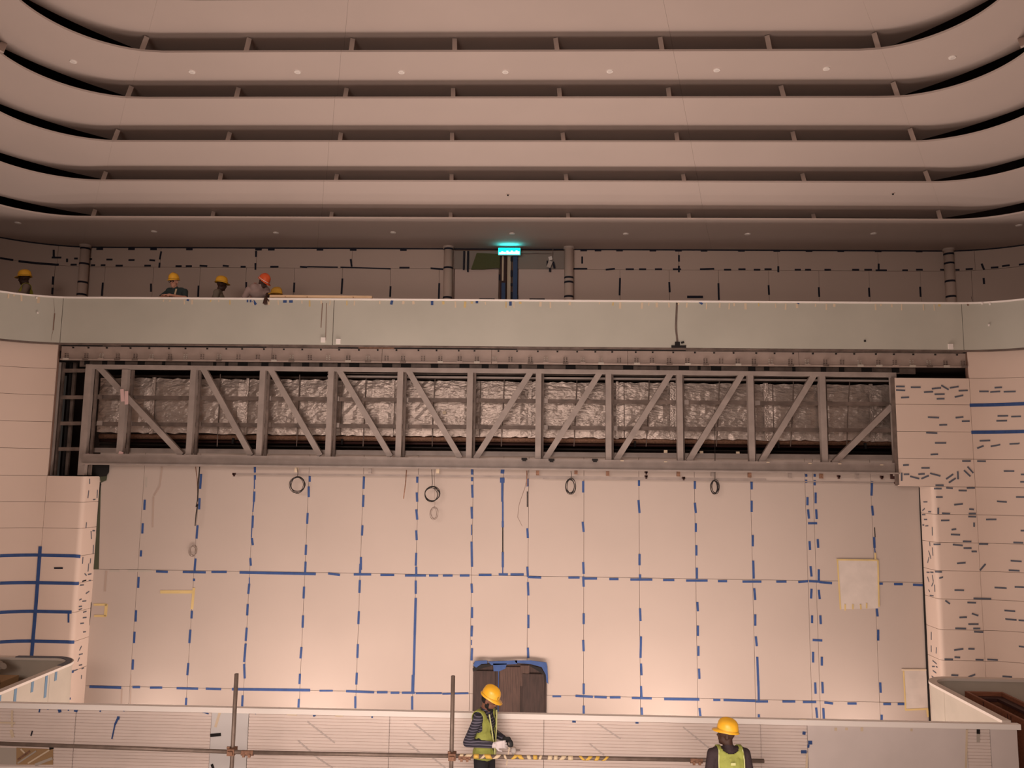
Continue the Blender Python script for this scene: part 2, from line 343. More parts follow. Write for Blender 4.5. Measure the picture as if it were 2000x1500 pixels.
# right
rows = [739, 791, 844, 897, 951.5, 1005.5, 1060.5, 1115.7, 1171, 1231, 1291, 1352]
wr, ssr, zsr = side_wall('wall_right', SR, (1905, 951), rows, 1908, 690, True)
zlow = [-2]
ZPB = ZY(674, 14.97)
farR = SR.hit(1999, 900)[0]+3.0
slab(MB(), SR, .01, SR.L-.1, -2, zsr[4]-.01, .035, .05).build('wall_core', M_BACK, wr)
slab(MB(), SR, ssr-.02, SR.L-.1, zsr[4]-.01, ZPB, .035, .05).build('wall_core', M_BACK, wr)
boards(wr, SR, 0, ssr, zsr[4:]+zlow)
boards(wr, SR, ssr, SR.L-.2, [ZPB]+zsr+zlow)
FP = Path([(2, Y_SF), (12, Y_SF)])
sA = FP.hit(1747, 742)[0]; sB = FP.hit(1893, 742)[0]
boards(wr, FP, sA, sB, zsr[:5], 0, .06)
slab(MB(), FP, sA-.05, sA, zsr[4]+.02, zsr[0], .0, .07).build('end_trim', M_STEELD, wr)
z5 = zm(1740, 730, 6.523, [(65,163,175,163),(65,208,180,214),(128,305,230,300),(252,172,378,172),(420,235,535,230),(520,192,638,180),(640,148,735,203),(750,180,862,163),(862,217,978,213),(555,262,683,260),(582,320,682,318),(812,297,920,275),(470,553,612,560),(615,653,715,650),(823,560,922,550),(903,605,1002,603),(448,750,590,757),(560,882,703,882),(505,1030,600,1025),(153,1165,228,1162),(387,1200,492,1200),(163,1282,233,1280),(136,1262,136,1365),(243,1307,360,1337),(347,1280,430,1275),(387,1338,482,1297),(497,1268,630,1303),(703,1342,792,1280),(738,1388,825,1330),(850,1242,855,1345),(930,1230,1012,1308),(975,1183,1048,1265),(907,1112,1015,1112),(567,1420,670,1420)])
for t in z5: strip(FP, wr, *t, M_SLATE_SH, 3.2)
z5b = zm(1740, 730, 6.523, [(1125,225,1245,225),(1265,235,1393,225),(1320,178,1415,172),(1437,230,1590,225),(1358,538,1493,535),(1343,600,1480,597),(1532,547,1658,543),(1130,855,1265,850),(1098,950,1180,918),(1270,925,1393,903),(1510,895,1640,885),(1098,1113,1208,1115),(1438,1240,1572,1240),(1655,1283,1740,1283),(1647,1378,1740,1378)])
z6 = zm(1780, 940, 7.5, [(352,58,472,60),(332,107,443,107),(508,97,605,103),(690,135,810,137),(810,100,928,98),(360,232,458,232),(625,345,752,330),(392,388,392,480),(447,468,565,475),(845,407,915,413),(838,473,943,473),(832,517,947,520),(433,575,555,573),(917,603,917,668),(587,710,655,700),(577,778,712,785),(752,880,877,882),(327,925,427,922),(605,928,750,940),(763,980,880,980),(880,1028,957,1028),(667,1203,792,1193),(347,1323,447,1327),(407,1420,462,1403),(1253,293,1398,303),(1533,230,1680,232),(1093,560,1245,558),(1600,722,1690,724),(990,918,1122,922),(1493,897,1637,902),(1003,1305,1085,1210),(1453,1162,1615,1175),(1425,1302,1585,1312)])
z7 = zm(1780, 1120, 6.818, [(573,222,700,224),(450,360,512,405),(745,387,858,391),(825,333,1062,338),(803,533,890,562),(638,586,738,582),(757,675,892,675),(583,730,727,735),(822,733,915,733),(833,775,955,780),(568,1022,690,1003),(757,1003,840,1005),(573,1115,647,1120),(440,1143,553,1145),(853,1147,958,1152),(530,1353,622,1357),(757,1380,848,1345),(1107,188,1268,197),(1375,180,1500,183),(1238,493,1382,503),(1250,605,1400,620),(1427,623,1500,628),(1430,970,1500,978),(1010,1145,1148,1153),(1212,1370,1340,1378)])
for t in z5b+z6+z7: strip(SR, wr, *t, M_SLATE_SH, 3.2)
zr6 = zm(1780, 940, 7.5, [(180,303,237,303),(165,430,198,400),(250,447,290,447),(160,490,207,490),(187,560,232,560),(165,640,190,642),(208,655,250,652),(307,670,310,795),(270,890,275,950),(308,970,318,1090),(255,1017,290,1137),(262,1110,240,1195),(225,1333,268,1335),(280,1333,325,1335)])
zr7 = zm(1780, 1120, 6.818, [(217,45,238,115),(280,20,295,110),(295,120,272,170),(310,150,315,245),(230,215,247,245),(247,292,297,300),(267,780,267,885),(267,960,267,1045),(335,985,332,1065),(285,1160,338,1205),(278,1240,313,1240),(330,1240,350,1250),(288,1293,333,1327),(272,1367,317,1400)])+zm(1790, 1300, 7.5, [(222,435,245,435),(255,525,290,532),(258,635,293,645),(262,790,292,790)])
for t in zr6+zr7: strip(SR, wr, *t, M_SLATE_SH, 2.2)
for t in zm(1740, 730, 6.523, [(1003,402,1760,376),(1024,747,1760,731)]): strip(SR, wr, *t, M_BLUE, 6.6)
# left
rows = [719, 771, 823.5, 876, 929, 980, 1031, 1085, 1139, 1195, 1253, 1312]
wl_, ssl, zsl = side_wall('wall_left', SL, (92, 931), rows, 80, 675, False)
slab(MB(), SL, .1, SL.L-.01, -2, zsl[4]-.01, .035, .05).build('wall_core', M_BACK, wl_)
slab(MB(), SL, .1, SL.hit(112, 690)[0], zsl[4]-.01, ZPB, .035, .05).build('wall_core', M_BACK, wl_)
boards(wl_, SL, ssl, SL.L, zsl[4:]+zlow)
boards(wl_, SL, .2, ssl, [ZPB]+zsl+zlow)
for pts in ([(0,1085.5),(75,1084),(157,1087)],[(0,1139),(75,1138),(154,1139.5)],[(0,1196),(72,1194),(140,1195.5)],[(0,1254),(65,1252),(145,1254)]):
    for a, b in zip(pts, pts[1:]): strip(SL, wl_, *a, *b, M_BLUE, 6.2)
strip(SL, wl_, 79, 1067, 71, 1175, M_BLUE, 6.6, off=.006); strip(SL, wl_, 71, 1175, 62, 1283, M_BLUE, 6.6, off=.006)
strip(SL, wl_, 134, 1197, 134, 1216, M_BLUE, 3.5); strip(SL, wl_, 106, 1109.5, 123, 1109.5, M_NAVY_SH, 3.2)
zl = zm(0, 920, 6.818, [(1193,103,1193,172),(1180,258,1168,362),(1295,250,1290,360),(1237,383,1268,380),(1150,683,1142,762),(1230,795,1262,795),(1210,800,1217,905),(1243,985,1237,1100),(1103,1145,1097,1235),(1205,1165,1198,1230),(1180,1230,1170,1340),(1125,1365,1150,1393),(1170,1378,1215,1370),(1093,1470,1145,1455),(1180,1460,1210,1458)])
zl += zm(0, 1050, 3.333, [(520,310,545,308),(535,285,560,278),(558,365,580,350),(515,407,530,400),(535,415,560,412),(512,450,532,447),(512,470,533,463),(540,487,562,480),(538,522,562,520),(522,560,545,557),(540,615,558,613),(517,735,530,705),(513,762,537,757),(505,808,517,780),(513,832,533,828),(475,870,505,858),(530,855,545,848),(528,920,530,895)])
for t in zl: strip(SL, wl_, *t, M_SLATE_SH, 2.2)
strip(SL, wl_, 133, 1313, 144, 1311, M_BLUE, 5); strip(SL, wl_, 131, 1366, 138, 1364, M_BLUE, 4)

# ---- upper wall behind the balcony
Y_UW = 17.5
UW = rpath(Y_UW, 12.5, 2.6)
ub = empty('wall_balcony', (XC, Y_UW, 6.9), kind='structure')
Z_BF = 6.9; Z_UT = ZY(487, Y_UW); Z_UJ = ZY(525.5, Y_UW)
sU = lambda x, y=530: UW.hit(x, y)[0]
def upboards(pxs, z0, z1, lo=None, hi=None):
    ss = ([lo] if lo is not None else [])+[sU(x) for x in pxs]+([hi] if hi is not None else [])
    for a, b in zip(ss, ss[1:]): slab(MB(), UW, a+G, b-G, z0+G, z1-G, 0, .03).build('wall_board', M_UPW, ub, 'crease')
slab(MB(), UW, 4, UW.L-4, Z_BF, Z_UT+.6, .035, .06).build('wall_core', M_BACK, ub)
upboards([107,205,300,391,481,575,669,763,858,887], Z_BF, Z_UJ, 4.2)
upboards([110,312,500,687,887], Z_UJ, Z_UT, 4.2)
upboards([1106,1211,1307,1403,1501,1599,1697,1797,1897], Z_BF, Z_UJ, None, UW.L-4.2)
upboards([1106,1326,1520,1716,1905], Z_UJ, Z_UT, None, UW.L-4.2)
UT = [(0,504,26,508,4),(36,510,70,514,4.5),(70,514,115,517,4.5),(105,488,105,503),(101,503,120,503),(131,505,131,512),(145,505,152,505),(172,506,180,506),(208,507,220,507),(251,508,263,508),(292,508,303,509),(315,491,312,507),(312,513,311,523),(138,517,150,517),(178,518,186,518),(197,518,206,518),(226,519,240,519),(282,519,295,519),(343,520,355,520),(363,520,375,520),(390,519,405,520),(435,519,447,520),(470,521,480,521),(500,490,500,502),(499,514,499,527),(528,521,544,521),(586,521,600,522),(600,521,660,522,2.6),(665,522,763,525,2.6),(685,506,687,521),(780,523,800,523),(841,524,866,526),
(1137,501,1137,515),(1120,525,1147,525),(1183,527,1201,525),(1222,526,1238,526),(1248,526,1262,526),(1279,526,1293,526),(1326,498,1326,511),(1326,519,1326,532),(1314,526,1330,526),(1367,526,1395,525),(1414,527,1428,527),(1442,526,1456,526),(1472,527,1485,527),(1493,526,1507,526),(1520,520,1520,532),(1552,527,1564,527),(1572,527,1584,527),(1610,527,1623,527),(1664,527,1678,527),(1688,527,1703,527),(1716,515,1716,528),(1710,528,1732,528),(1762,528,1773,528),(1789,527,1802,527),(1836,527,1844,527),(1866,527,1874,527),(1886,526,1900,525),(1917,515,1922,527),(1921,543,1922,555),(1935,523,1950,522),(1957,520,1972,518),(1990,517,2000,516),
(104,540,103,556),(103,562,102,575),(201,552,199,578),(295,554,295,570),(388,558,387,580),(575,552,574,571),(669,544,667,574),(763,559,762,580),(858,553,857,584),(1211,543,1210,577),(1307,551,1308,571),(1403,553,1404,586),(1501,557,1502,576),(1599,561,1600,580),(1697,562,1698,580),(1797,560,1798,580),(1897,580,1899,588),(481,551,481,563),(1342,580,1373,580,5)]
for t in UT: strip(UW, ub, *t[:4], M_NAVY_SH, t[4] if len(t) > 4 else 3.6, off=.003+random.random()*.003)
for x in (195,257,300,370,505,530,625,690,788,1140,1168,1210,1275,1325,1375,1448,1517,1580,1642,1715,1795):
    y = 486.5+(x-195)*.0027; strip(UW, ub, x-6.5, y, x+6.5, y, M_NAVY_SH, 4)
tr = slab(MB(), UW, 4.2, UW.L-4.2, Z_UT-.012, Z_UT+.02, -.012, .02).build('trim_1', M_NAVY_SH); tag(tr, kind='structure')
# balcony floor slab and the unfinished void behind the truss
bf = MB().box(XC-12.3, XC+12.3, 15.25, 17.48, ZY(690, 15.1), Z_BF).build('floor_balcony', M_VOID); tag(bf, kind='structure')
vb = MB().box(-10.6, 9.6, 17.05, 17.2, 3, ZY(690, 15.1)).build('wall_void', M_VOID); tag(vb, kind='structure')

# ---- ceiling: stepped rings with rounded corners
RING = [(-1, 10.3, 7.62), (0, 11.15, 7.307), (1, 12.0, 6.931), (2, 12.85, 6.552), (3, 13.7, 6.127), (4, 14.55, 5.686), (5, 15.4, 5.225)]
RP = {}
for k, Yk, Zk in RING: RP[k] = dict(Y=Yk, Z=Zk+CZ, H=7.25+.82*(k-1), R=1.5)
for k in RP:
    if k < 5: RP[k]['m'] = -(RP[k]['Z']-RP[k+1]["Z"]-.35)/.85; RP[k]['w'] = 1.5
    else: RP[k]['m'] = (Z_UT+.015-RP[k]['Z'])/2.1; RP[k]['w'] = 2.9
def ring_d(k, x, y):
    r = RP[k]; qx = abs(x-XC)-(r['H']-r['R']); qy = y-(r['Y']-r['R'])
    return math.hypot(max(qx, 0), max(qy, 0))+min(max(qx, qy), 0)-r['R']
def ring_z(k, x, y): return RP[k]['Z']+RP[k]['m']*ring_d(k, x, y)
def hit_ring(k, px, py):
    d = ray(px, py); lo, hi = 2., 40.
    f = lambda t: CZ+d.z*t-ring_z(k, d.x*t, d.y*t)
    t = 6.
    while f(t) < 0 and t < 40: t += .05
    lo, hi = t-.05, t
    for _ in range(30):
        mdl = (lo+hi)/2
        if f(mdl) < 0: lo = mdl
        else: hi = mdl
    return C0+d*hi
ceil = empty('ceiling', (XC, 12, CZ+5), kind='structure')
abox('light_block_slab', M_VOID, ceil, -15, 14, -6, 19, CZ+8.4, CZ+8.6)  # unseen slab added above the rings to block world light
abox('dark_enclosure', M_VOID, ceil, -15, 14, 18.4, 18.6, 6.9, CZ+8.4); abox('dark_enclosure', M_VOID, ceil, -14.2, -14, -6, 18.4, 6.9, CZ+8.4); abox('dark_enclosure', M_VOID, ceil, 13, 13.2, -6, 18.4, 6.9, CZ+8.4)  # unseen dark sheets added so no world background glows through the ring gaps
ci = RP[-1]; abox('centre_panel', M_CEIL, ceil, XC-ci['H']-.3, XC+ci['H']+.3, -5.5, ci['Y']+.3, ci['Z']+.3, ci['Z']+.36)
SEAM = {-1: 5.2}
def ring_path(k, off=0.):
    r = RP[k]; R = r['R']+off; H = r['H']+off; Y = r['Y']+off; n = 18; L = H-R
    return L, R, H, Y
FAN = .66
def ring_edge(k, s):
    """plan point and outward normal on the inner edge, s measured from the centre line"""
    r = RP[k]; R = r['R']; L = r['H']-R; sg = 1 if s >= 0 else -1; a = abs(s)
    if a <= L: return XC+s, r['Y'], 0., 1.
    th = (a-L)/R
    if th < math.pi/2: return XC+sg*(L+R*math.sin(th)), r['Y']-R+R*math.cos(th), sg*math.sin(th), math.cos(th)
    return XC+sg*(L+R), r['Y']-R-(a-L-R*math.pi/2), float(sg), 0.
def seam_s(k): return 6.12+.69*(k-1)
def ring_panel(k, xa, xb, corner):
    """underside panel: corner -1/1 = curved side panel, 0 = straight piece between radial seams"""
    r = RP[k]; th = .035; rows_o = [0, .02]+[j/6 for j in range(1, 7)]; st = []; sS = seam_s(k)
    if corner == 0:
        n = 10
        for i in range(n+1):
            sv = xa+(xb-xa)*i/n; x, y, nx, ny = ring_edge(k, sv); st.append((x, y, FAN*sv/sS, 1., r['w']))
    else:
        sE = (r['H']-r['R'])+r['R']*math.pi/2; n = 22
        for i in range(n+1):
            u = i/n; x, y, nx, ny = ring_edge(k, corner*(sS+(sE-sS)*u)); g_ = (1-u)**2.2
            st.append((x, y, nx*(1-g_)+corner*FAN*g_, ny*(1-g_)+g_, r['w']-(.12*math.sin(math.pi/2*min(1, u*1.5)) if k < 5 else 0)))
        x, y, nx, ny = ring_edge(k, corner*(sE+9)); st.append((x, -5.5, nx, ny, r['w']-(.12 if k < 5 else 0)))
        if corner < 0: st = st[::-1]
    lo = []; up = []
    for x, y, nx, ny, wv in st:
        a = []
        for o in rows_o:
            o = o*wv; px, py = x+nx*o, y+ny*o
            a.append(V((px, py, r['Z']+r['m']*o)))
        lo.append(a); up.append([p+V((0, 0, th)) for p in a])
    nn, mm = len(st), len(rows_o); vs = [p for a in lo for p in a]+[p for a in up for p in a]; N = nn*mm; fs = []
    for i in range(nn-1):
        for j in range(mm-1):
            q = (i*mm+j, i*mm+j+1, (i+1)*mm+j+1, (i+1)*mm+j); fs.append(q); fs.append(tuple(N+v for v in q)[::-1])
        fs.append((i*mm, (i+1)*mm, N+(i+1)*mm, N+i*mm)); fs.append((i*mm+mm-1, N+i*mm+mm-1, N+(i+1)*mm+mm-1, (i+1)*mm+mm-1))
    for j in range(mm-1):
        fs.append((j, N+j, N+j+1, j+1)); e = (nn-1)*mm; fs.append((e+j, e+j+1, N+e+j+1, N+e+j))
    o = MB().add(vs, fs).build('ceiling_panel', M_CEIL, ceil, False)
    me = o.data
    bm = bmesh.new(); bm.from_mesh(me); bmesh.ops.recalc_face_normals(bm, faces=bm.faces)
    for f in bm.faces: f.smooth = True
    for e in bm.edges:
        if len(e.link_faces) != 2 or e.calc_face_angle(0) > .6: e.smooth = False
    bm.to_mesh(me); bm.free()
for k in RP:
    sS = seam_s(k); g = .0012
    ring_panel(k, 0, 0, -1); ring_panel(k, 0, 0, 1)
    for a, b in ((-sS, -sS*.45), (-sS*.45, sS*.45), (sS*.45, sS)): ring_panel(k, a+g, b-g, 0)
BR = {1: ([275,480,685,888,1089,1294,1504,1716], [287,487,689,888,1085,1289,1498,1707], [100,100,101,101,101,100,98,93], [70,73,74,74,73,71,68,63]),
      2: ([247,460,673,885,1094,1308,1532,1754], [257,466,677,885,1092,1305,1525,1744], [192,193,193,193,193,193,191,187], [167,170,171,171,171,170,166,159]),
      3: ([221,443,663,883,1101,1324,1553,1785], [231,449,666,883,1099,1321,1548,1777], [276,277,277,277,277,277,276,272], [252,257,258,258,258,258,256,250]),
      4: ([199,428,655,882,1107,1337,1572,1815], [207,432,658,882,1105,1334,1567,1807], [354,355,355,355,355,355,355,353], [334,337,339,339,339,339,338,333]),
      5: ([180,414,646,880,1110,1347,1591,1837], [186,417,648,880,1109,1345,1588,1832], [424,426,427,427,427,428,428,426], [408,412,413,414,415,416,417,410])}
for k, (xb, xt, yb, yt) in BR.items():
    for a, b, c, d in zip(xb, xt, yb, yt):
        top = hit_ring(k-1, b, d); top.z -= .02
        dr = ray(a, c+3); t = (RP[k]['Z']+.036-CZ)/dr.z; bot = C0+dr*t
        MB().bar(top, bot, .078, .03, -dr.normalized()).build('ceiling_rib', M_BRK, ceil)
for k, a, c, b, d in ((2, 1, 100, 8, 84), (2, 2000, 90, 1994, 74)):
    top = hit_ring(k-1, b, d); dr = ray(a, c); t = (RP[k]['Z']+.03-CZ)/dr.z; bot = C0+dr*t
    MB().bar(top, bot, .09, .03, (0, -.3, -1)).build('ceiling_rib', M_BRK, ceil)
#@@THINGS
# ================================================================== BALCONY FRONT
ORD = ['first', 'second', 'third', 'fourth', 'fifth', 'sixth', 'seventh', 'eighth', 'ninth', 'tenth']
BP = rpath(14.97, 10.4, 1.6)
Z_B0 = ZY(676.5, 14.97); Z_B1 = ZY(588.5, 14.97)
bal = empty('balcony_parapet', (XC, 14.97, Z_B0), 'long grey-green film-covered balcony parapet with white cap above the steel truss', 'parapet')
sj = [9.5]+[BP.hit(x, 630)[0] for x in (120, 651, 1322, 1880)]+[BP.L-9.5]
for a, b in zip(sj, sj[1:]):
    slab(MB(), BP, a+.006, b-.006, Z_B0, Z_B1, 0, .04).build('glass_panel', M_GLASS, bal, 'crease')
slab(MB(), BP, 9.5, BP.L-9.5, Z_B0+.01, Z_B1-.01, .042, .03).build('backing_rail', M_BACK, bal)
slab(MB(), BP, 9.5, BP.L-9.5, Z_B1+.002, Z_B1+.035, -.015, .10).build('cap_rail', M_CAP, bal)
slab(MB(), BP, 9.5, BP.L-9.5, Z_B0-.035, Z_B0-.002, .0, .06).build('base_channel', M_STEELD, bal)
for x in [12,22,31,45,60,73,88]+list(range(318,1850,19)):
    if random.random() < .28: continue
    xx = x+random.uniform(-6, 6); y0 = 583+(min(max(xx, 110), 1880)-110)*.0062-(max(0, 110-xx)*.11)
    strip(BP, bal, xx, y0+1, xx+random.uniform(-1, 1), y0+random.choice((5, 7, 10, 13)), random.choice((M_PALE, M_PALE, M_YEL)), random.choice((2.2, 3, 4.5)), 'masking_tape')
for t in [(365,585,369,587,4),(482,588,485,588,5),(488,588,491,588,5),(494,587,500,595,5),(553,589,560,589,5),(565,589,572,589,5),(766,587,764,595,5),(844,588,844,596,5),(929,590,934,590,5),(997,589,997,597,5),(1366,590,1372,594,4),(1556,592,1561,592,4)]: strip(BP, bal, *t[:4], M_BLUE, t[4])
for t in [(1322,592,1320,640,4),(1320,640,1324,676,4)]: strip(BP, bal, *t[:4], M_STEELD, t[4], 'torn_film_edge')
for t in [(1318,672,1328,672,9),(1330,670,1336,668,4),(1311,677,1340,677,5),(1687,666,1691,666,4)]: strip(BP, bal, *t[:4], M_BLACK, t[4], 'black_tape', off=.008)
for t in [(105,584,107,612,1.8),(107,612,104,645,1.8),(104,645,100,664,2.4),(630,592,627,640,1.4),(638,592,636,665,1.1),(1888,590,1891,597,3)]: strip(BP, bal, *t[:4], M_BACK, t[4], 'crack_line')
for x, y in ((631.5, 664), (661, 667), (1856, 677)):
    h = BP.hit(x, y); p = BP.pt(h[0]); n = BP.nrm(h[0]); p.z = h[1]
    ubox('cover_plate', M_WHITE, bal, p-n*.012, BP.tan(h[0])*.045, V((0, 0, .05)), n*.012)
for x, y in ((74, 611), (1931, 635), (1918, 593), (1933, 594), (72, 582)):
    h = BP.hit(x, y); p = BP.pt(h[0]); n = BP.nrm(h[0]); p.z = h[1]
    ubox('stud', M_WHITE, bal, p-n*.012, BP.tan(h[0])*.012, V((0, 0, .018)), n*.012)

# ---- girder under the parapet
Y_G = 15.04
gz0, gz1 = ZY(708, Y_G), ZY(683.5, Y_G)
gx = [PY(x, 695, Y_G).x for x in (119, 531, 746, 960, 1226, 1560, 1886)]
gd = empty('steel_girder', ((gx[0]+gx[-1])/2, Y_G, gz0), 'long bolted steel plate girder running under the grey-green balcony parapet', 'girder')
for a, b in zip(gx, gx[1:]):
    pl = MB(); pl.box(a+.004, b-.004, Y_G, Y_G+.03, gz0, gz1); pl.box(a+.004, b-.004, Y_G-.03, Y_G+.06, gz0-.025, gz0-.003); pl.build('plate', M_GIRD, gd)
random.seed(3)
xg = 131.
while xg < 1880:
    c = PY(xg, 695+(xg-1000)*.0062, Y_G); mb = MB()
    for i in (-1, 1):
        for j in (-1, 0, 1):
            mb.box(c.x+i*.026-.011, c.x+i*.026+.011, Y_G-.02, Y_G, gz0+.055+j*.034, gz0+.055+j*.034+.018)
    mb.build('bolt_cluster', M_STEELD if random.random() < .75 else M_GREY, gd)['kind'] = 'stuff'
    if random.random() < .8: abox('clip', random.choice((M_GIRD, M_GREY, M_STEELD)), gd, c.x-.05, c.x+.06, Y_G-.05, Y_G-.031, gz0-.03, gz0+.012)
    xg += random.uniform(30, 39)
for i in range(46):
    x = gx[0]+.2+i*(gx[-1]-gx[0]-.4)/45+random.uniform(-.05, .05)
    abox('bolt', M_BLACK, gd, x-.016, x+.016, Y_G-.015, Y_G, gz1-.04, gz1-.012)
# lower ledger beam with dark notches
lb = empty('ledger_beam', ((gx[0]+gx[-1])/2, 15.2, gz0-.13), 'set-back rusty ledger beam with dark notches between girder and truss', 'beam')
abox('web', M_STEELD, lb, gx[0]+.3, gx[-1]-.9, 15.2, 15.24, gz0-.14, gz0-.012)
x = gx[0]+.4
while x < gx[-1]-1:
    w_ = random.choice((.06, .1, .14, .2)); 
    abox('notch', M_BLACK, lb, x, x+w_, 15.185, 15.199, gz0-random.uniform(.09, .13), gz0-.02); x += w_+random.uniform(.16, .55)
slit = MB().box(gx[0], gx[-1], 15.02, 15.1, gz1+.005, Z_B0-.037).build('slit_shade_strip', M_BLACK)  # black box painted in for the shade of the open slit
tag(slit, 'black strip standing in for the shaded slit between girder top and balcony parapet', 'strip')
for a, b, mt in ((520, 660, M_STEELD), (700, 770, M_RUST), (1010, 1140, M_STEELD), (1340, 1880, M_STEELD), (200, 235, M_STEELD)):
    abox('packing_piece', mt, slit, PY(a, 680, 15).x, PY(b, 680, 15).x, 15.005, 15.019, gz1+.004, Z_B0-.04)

# ================================================================== TRUSS
Y_T = 15.12
TP = lambda x, y, dy=0.: PY(x, y, Y_T+dy)
PXM = Y_T/FPX
tr = empty('steel_truss', (XC, Y_T, ZY(930, Y_T)), 'wide grey steel lattice truss spanning the opening below the balcony', 'truss')
MB().bar(TP(172, 716.5), TP(1748, 732.5), 8*PXM, .12).build('top_chord', M_STEEL, tr)
b = MB(); b.bar(TP(166, 896.5), TP(1752, 914.5), 20*PXM, .16); b.bar(TP(166, 906, -.03), TP(1752, 924.5, -.03), 3*PXM, .24); b.build('bottom_chord', M_STEEL, tr)
for i, (x0, y0, x1, y1, wd, dirty) in enumerate([(177,712,158,928,13,1),(247,722,234,886,12,1),(380,722,371,888,11,1),(515,722,505,890,11,1),(648,724,641,892,11,0),(783,725,778,893,11,0),(919,725,915,895,11,0),(1052,727,1052,896,11,0),(1188,728,1189,898,11,0),(1326,730,1329,901,11,0),(1464,730,1469,902,11,0),(1604,731,1610,904,11,0),(1743,733,1750,930,10,0)]):
    p, q = TP(x0, y0), TP(x1, y1); q = V((p.x, p.y, q.z)) if abs(p.x-q.x) < .12 else q
    mb = MB(); mb.bar(p, q, wd*PXM, .11); mb.build('upright', M_STEEL, tr)
    mb = MB(); o = V((wd*PXM*.75, .09, 0)); mb.bar(p+o, q+o, .05, .05); mb.build('stiffener', M_STEELD, tr)
for x0, y0, x1, y1 in [(195,718,356,889),(398,720,491,890),(529,721,626,890),(663,723,763,892),(798,724,899,895),(1037,726,929,896),(1172,727,1065,897),(1310,729,1203,899),(1449,730,1344,901),(1590,731,1485,903),(1740,794,1627,905)]:
    MB().bar(TP(x0, y0, .012), TP(x1, y1, .012), 11*PXM, .085).build('diagonal', M_STEEL, tr)
def rail(pts, y_off, wpx, mt, name):
    (x0, y0), (x1, y1) = pts
    MB().bar(PY(x0, y0, Y_T+y_off), PY(x1, y1, Y_T+y_off), wpx*PXM, .06).build(name, mt, tr)
for ya, yb in ((775.5, 789.5), (827.5, 841)): rail([(180, ya), (1746, yb)], .20, 7.5, M_STEELD, 'side_rail')
rail([(180, 879), (1746, 893.5)], .22, 9, M_STEEL, 'lower_rail')
rail([(640, 735), (1746, 744)], .3, 3.5, M_STEEL, 'upper_rail'); rail([(640, 729), (1746, 738)], .34, 2.5, M_STEELD, 'upper_rail')
for x, y in [(183,775),(240,776),(376,777),(512,778),(645,779),(780,781),(917,782),(1052,783),(1188,785),(1327,786),(1466,787),(1607,788)]:
    for yy in (0, 51.5):
        c = PY(x+12, y+yy, Y_T+.15); abox('cleat', random.choice((M_STEEL, M_STEELD)), tr, c.x-.05, c.x+.06, c.y-.02, c.y, c.z-.045, c.z+.045)
for x0, x1, y in ((126, 172, 724), (122, 168, 776), (119, 166, 827), (116, 163, 877)):
    MB().bar(PY(x0, y, Y_T+.02), PY(x1, y, Y_T+.02), 7*PXM, .06).build('side_stub', M_STEELD, tr)
for x0, x1, w_, dy, mt in ((117, 103, 4, .0, M_STEEL), (124, 112, 7, .12, M_STEELD), (146, 134, 9, .35, M_STEELD), (140, 128, 4, .30, M_BLACK)):
    p, q = PY(x0, 708, Y_T+dy), PY(x1, 928, Y_T+dy); MB().bar(p, V((p.x, p.y, q.z)), w_*PXM, .05).build('side_post', mt, tr)
for x0, y0, x1, y1 in ((238, 760, 240, 784), (247, 764, 247, 790), (170, 886, 170, 908), (232, 884, 240, 887)):
    p, q = TP(x0, y0, -.062), TP(x1, y1, -.062); MB().bar(p, q, 7*PXM, .004).build('primer_patch', M_PALE if False else mat('pink_primer', (.62, .42, .40), .7), tr)
for x, y in ((1024, 896), (1077, 898), (1162, 898)):
    c = TP(x, y, -.10); mb = MB(); mb.box(c.x-.055, c.x+.055, c.y-.03, c.y+.02, c.z-.02, c.z+.02); mb.box(c.x-.035, c.x+.035, c.y-.03, c.y+.02, c.z-.045, c.z-.02); mb.build('clamp', M_BLACK, tr)
for x, y in ((1215, 900), (1300, 902), (1500, 903), (1582, 905), (1640, 906), (1722, 908)):
    c = TP(x, y, -.085); abox('weld_mark', M_PALE, tr, c.x-.03, c.x+.03, c.y-.006, c.y, c.z-.008, c.z+.01)

# ---- insulated duct behind the truss
Y_D = 15.62
dz = lambda x, ya: PY(x, ya, Y_D).z
dxs = [PY(x, 800, Y_D).x for x in (192, 238, 300, 483, 655, 768, 925, 1035, 1205, 1312, 1495, 1600, 1700, 1742)]
zt, zb_ = ZY(746, Y_D), ZY(854, Y_D)
du = empty('insulated_duct', ((dxs[0]+dxs[-1])/2, Y_D+.5, zb_), 'long crinkled silver foil-wrapped ventilation duct behind the truss', 'duct')
random.seed(11)
for a, b in zip(dxs, dxs[1:]):
    me = D.meshes.new('foil_section'); bm = bmesh.new(); nx, nz = max(3, int((b-a)/.09)), 12; grid = []
    for i in range(nx+1):
        col = []
        for j in range(nz+1):
            e = min(i, nx-i, 2)/2*min(j, nz-j, 2)/2
            col.append(bm.verts.new((a+.004+(b-a-.008)*i/nx, Y_D-.035*e-random.uniform(0, .016)+random.uniform(0, .006), zb_+(zt-zb_)*j/nz+(random.uniform(-.012, .02) if j in (0, nz) else 0))))
        grid.append(col)
    for i in range(nx):
        for j in range(nz): bm.faces.new((grid[i][j], grid[i+1][j], grid[i+1][j+1], grid[i][j+1]))
    ext = bmesh.ops.extrude_face_region(bm, geom=bm.faces[:])
    bmesh.ops.translate(bm, verts=[v for v in ext['geom'] if isinstance(v, bmesh.types.BMVert)], vec=(0, .7, 0))
    bmesh.ops.recalc_face_normals(bm, faces=bm.faces); bm.to_mesh(me); bm.free()
    link_mesh('foil_section', me, M_FOIL, du)
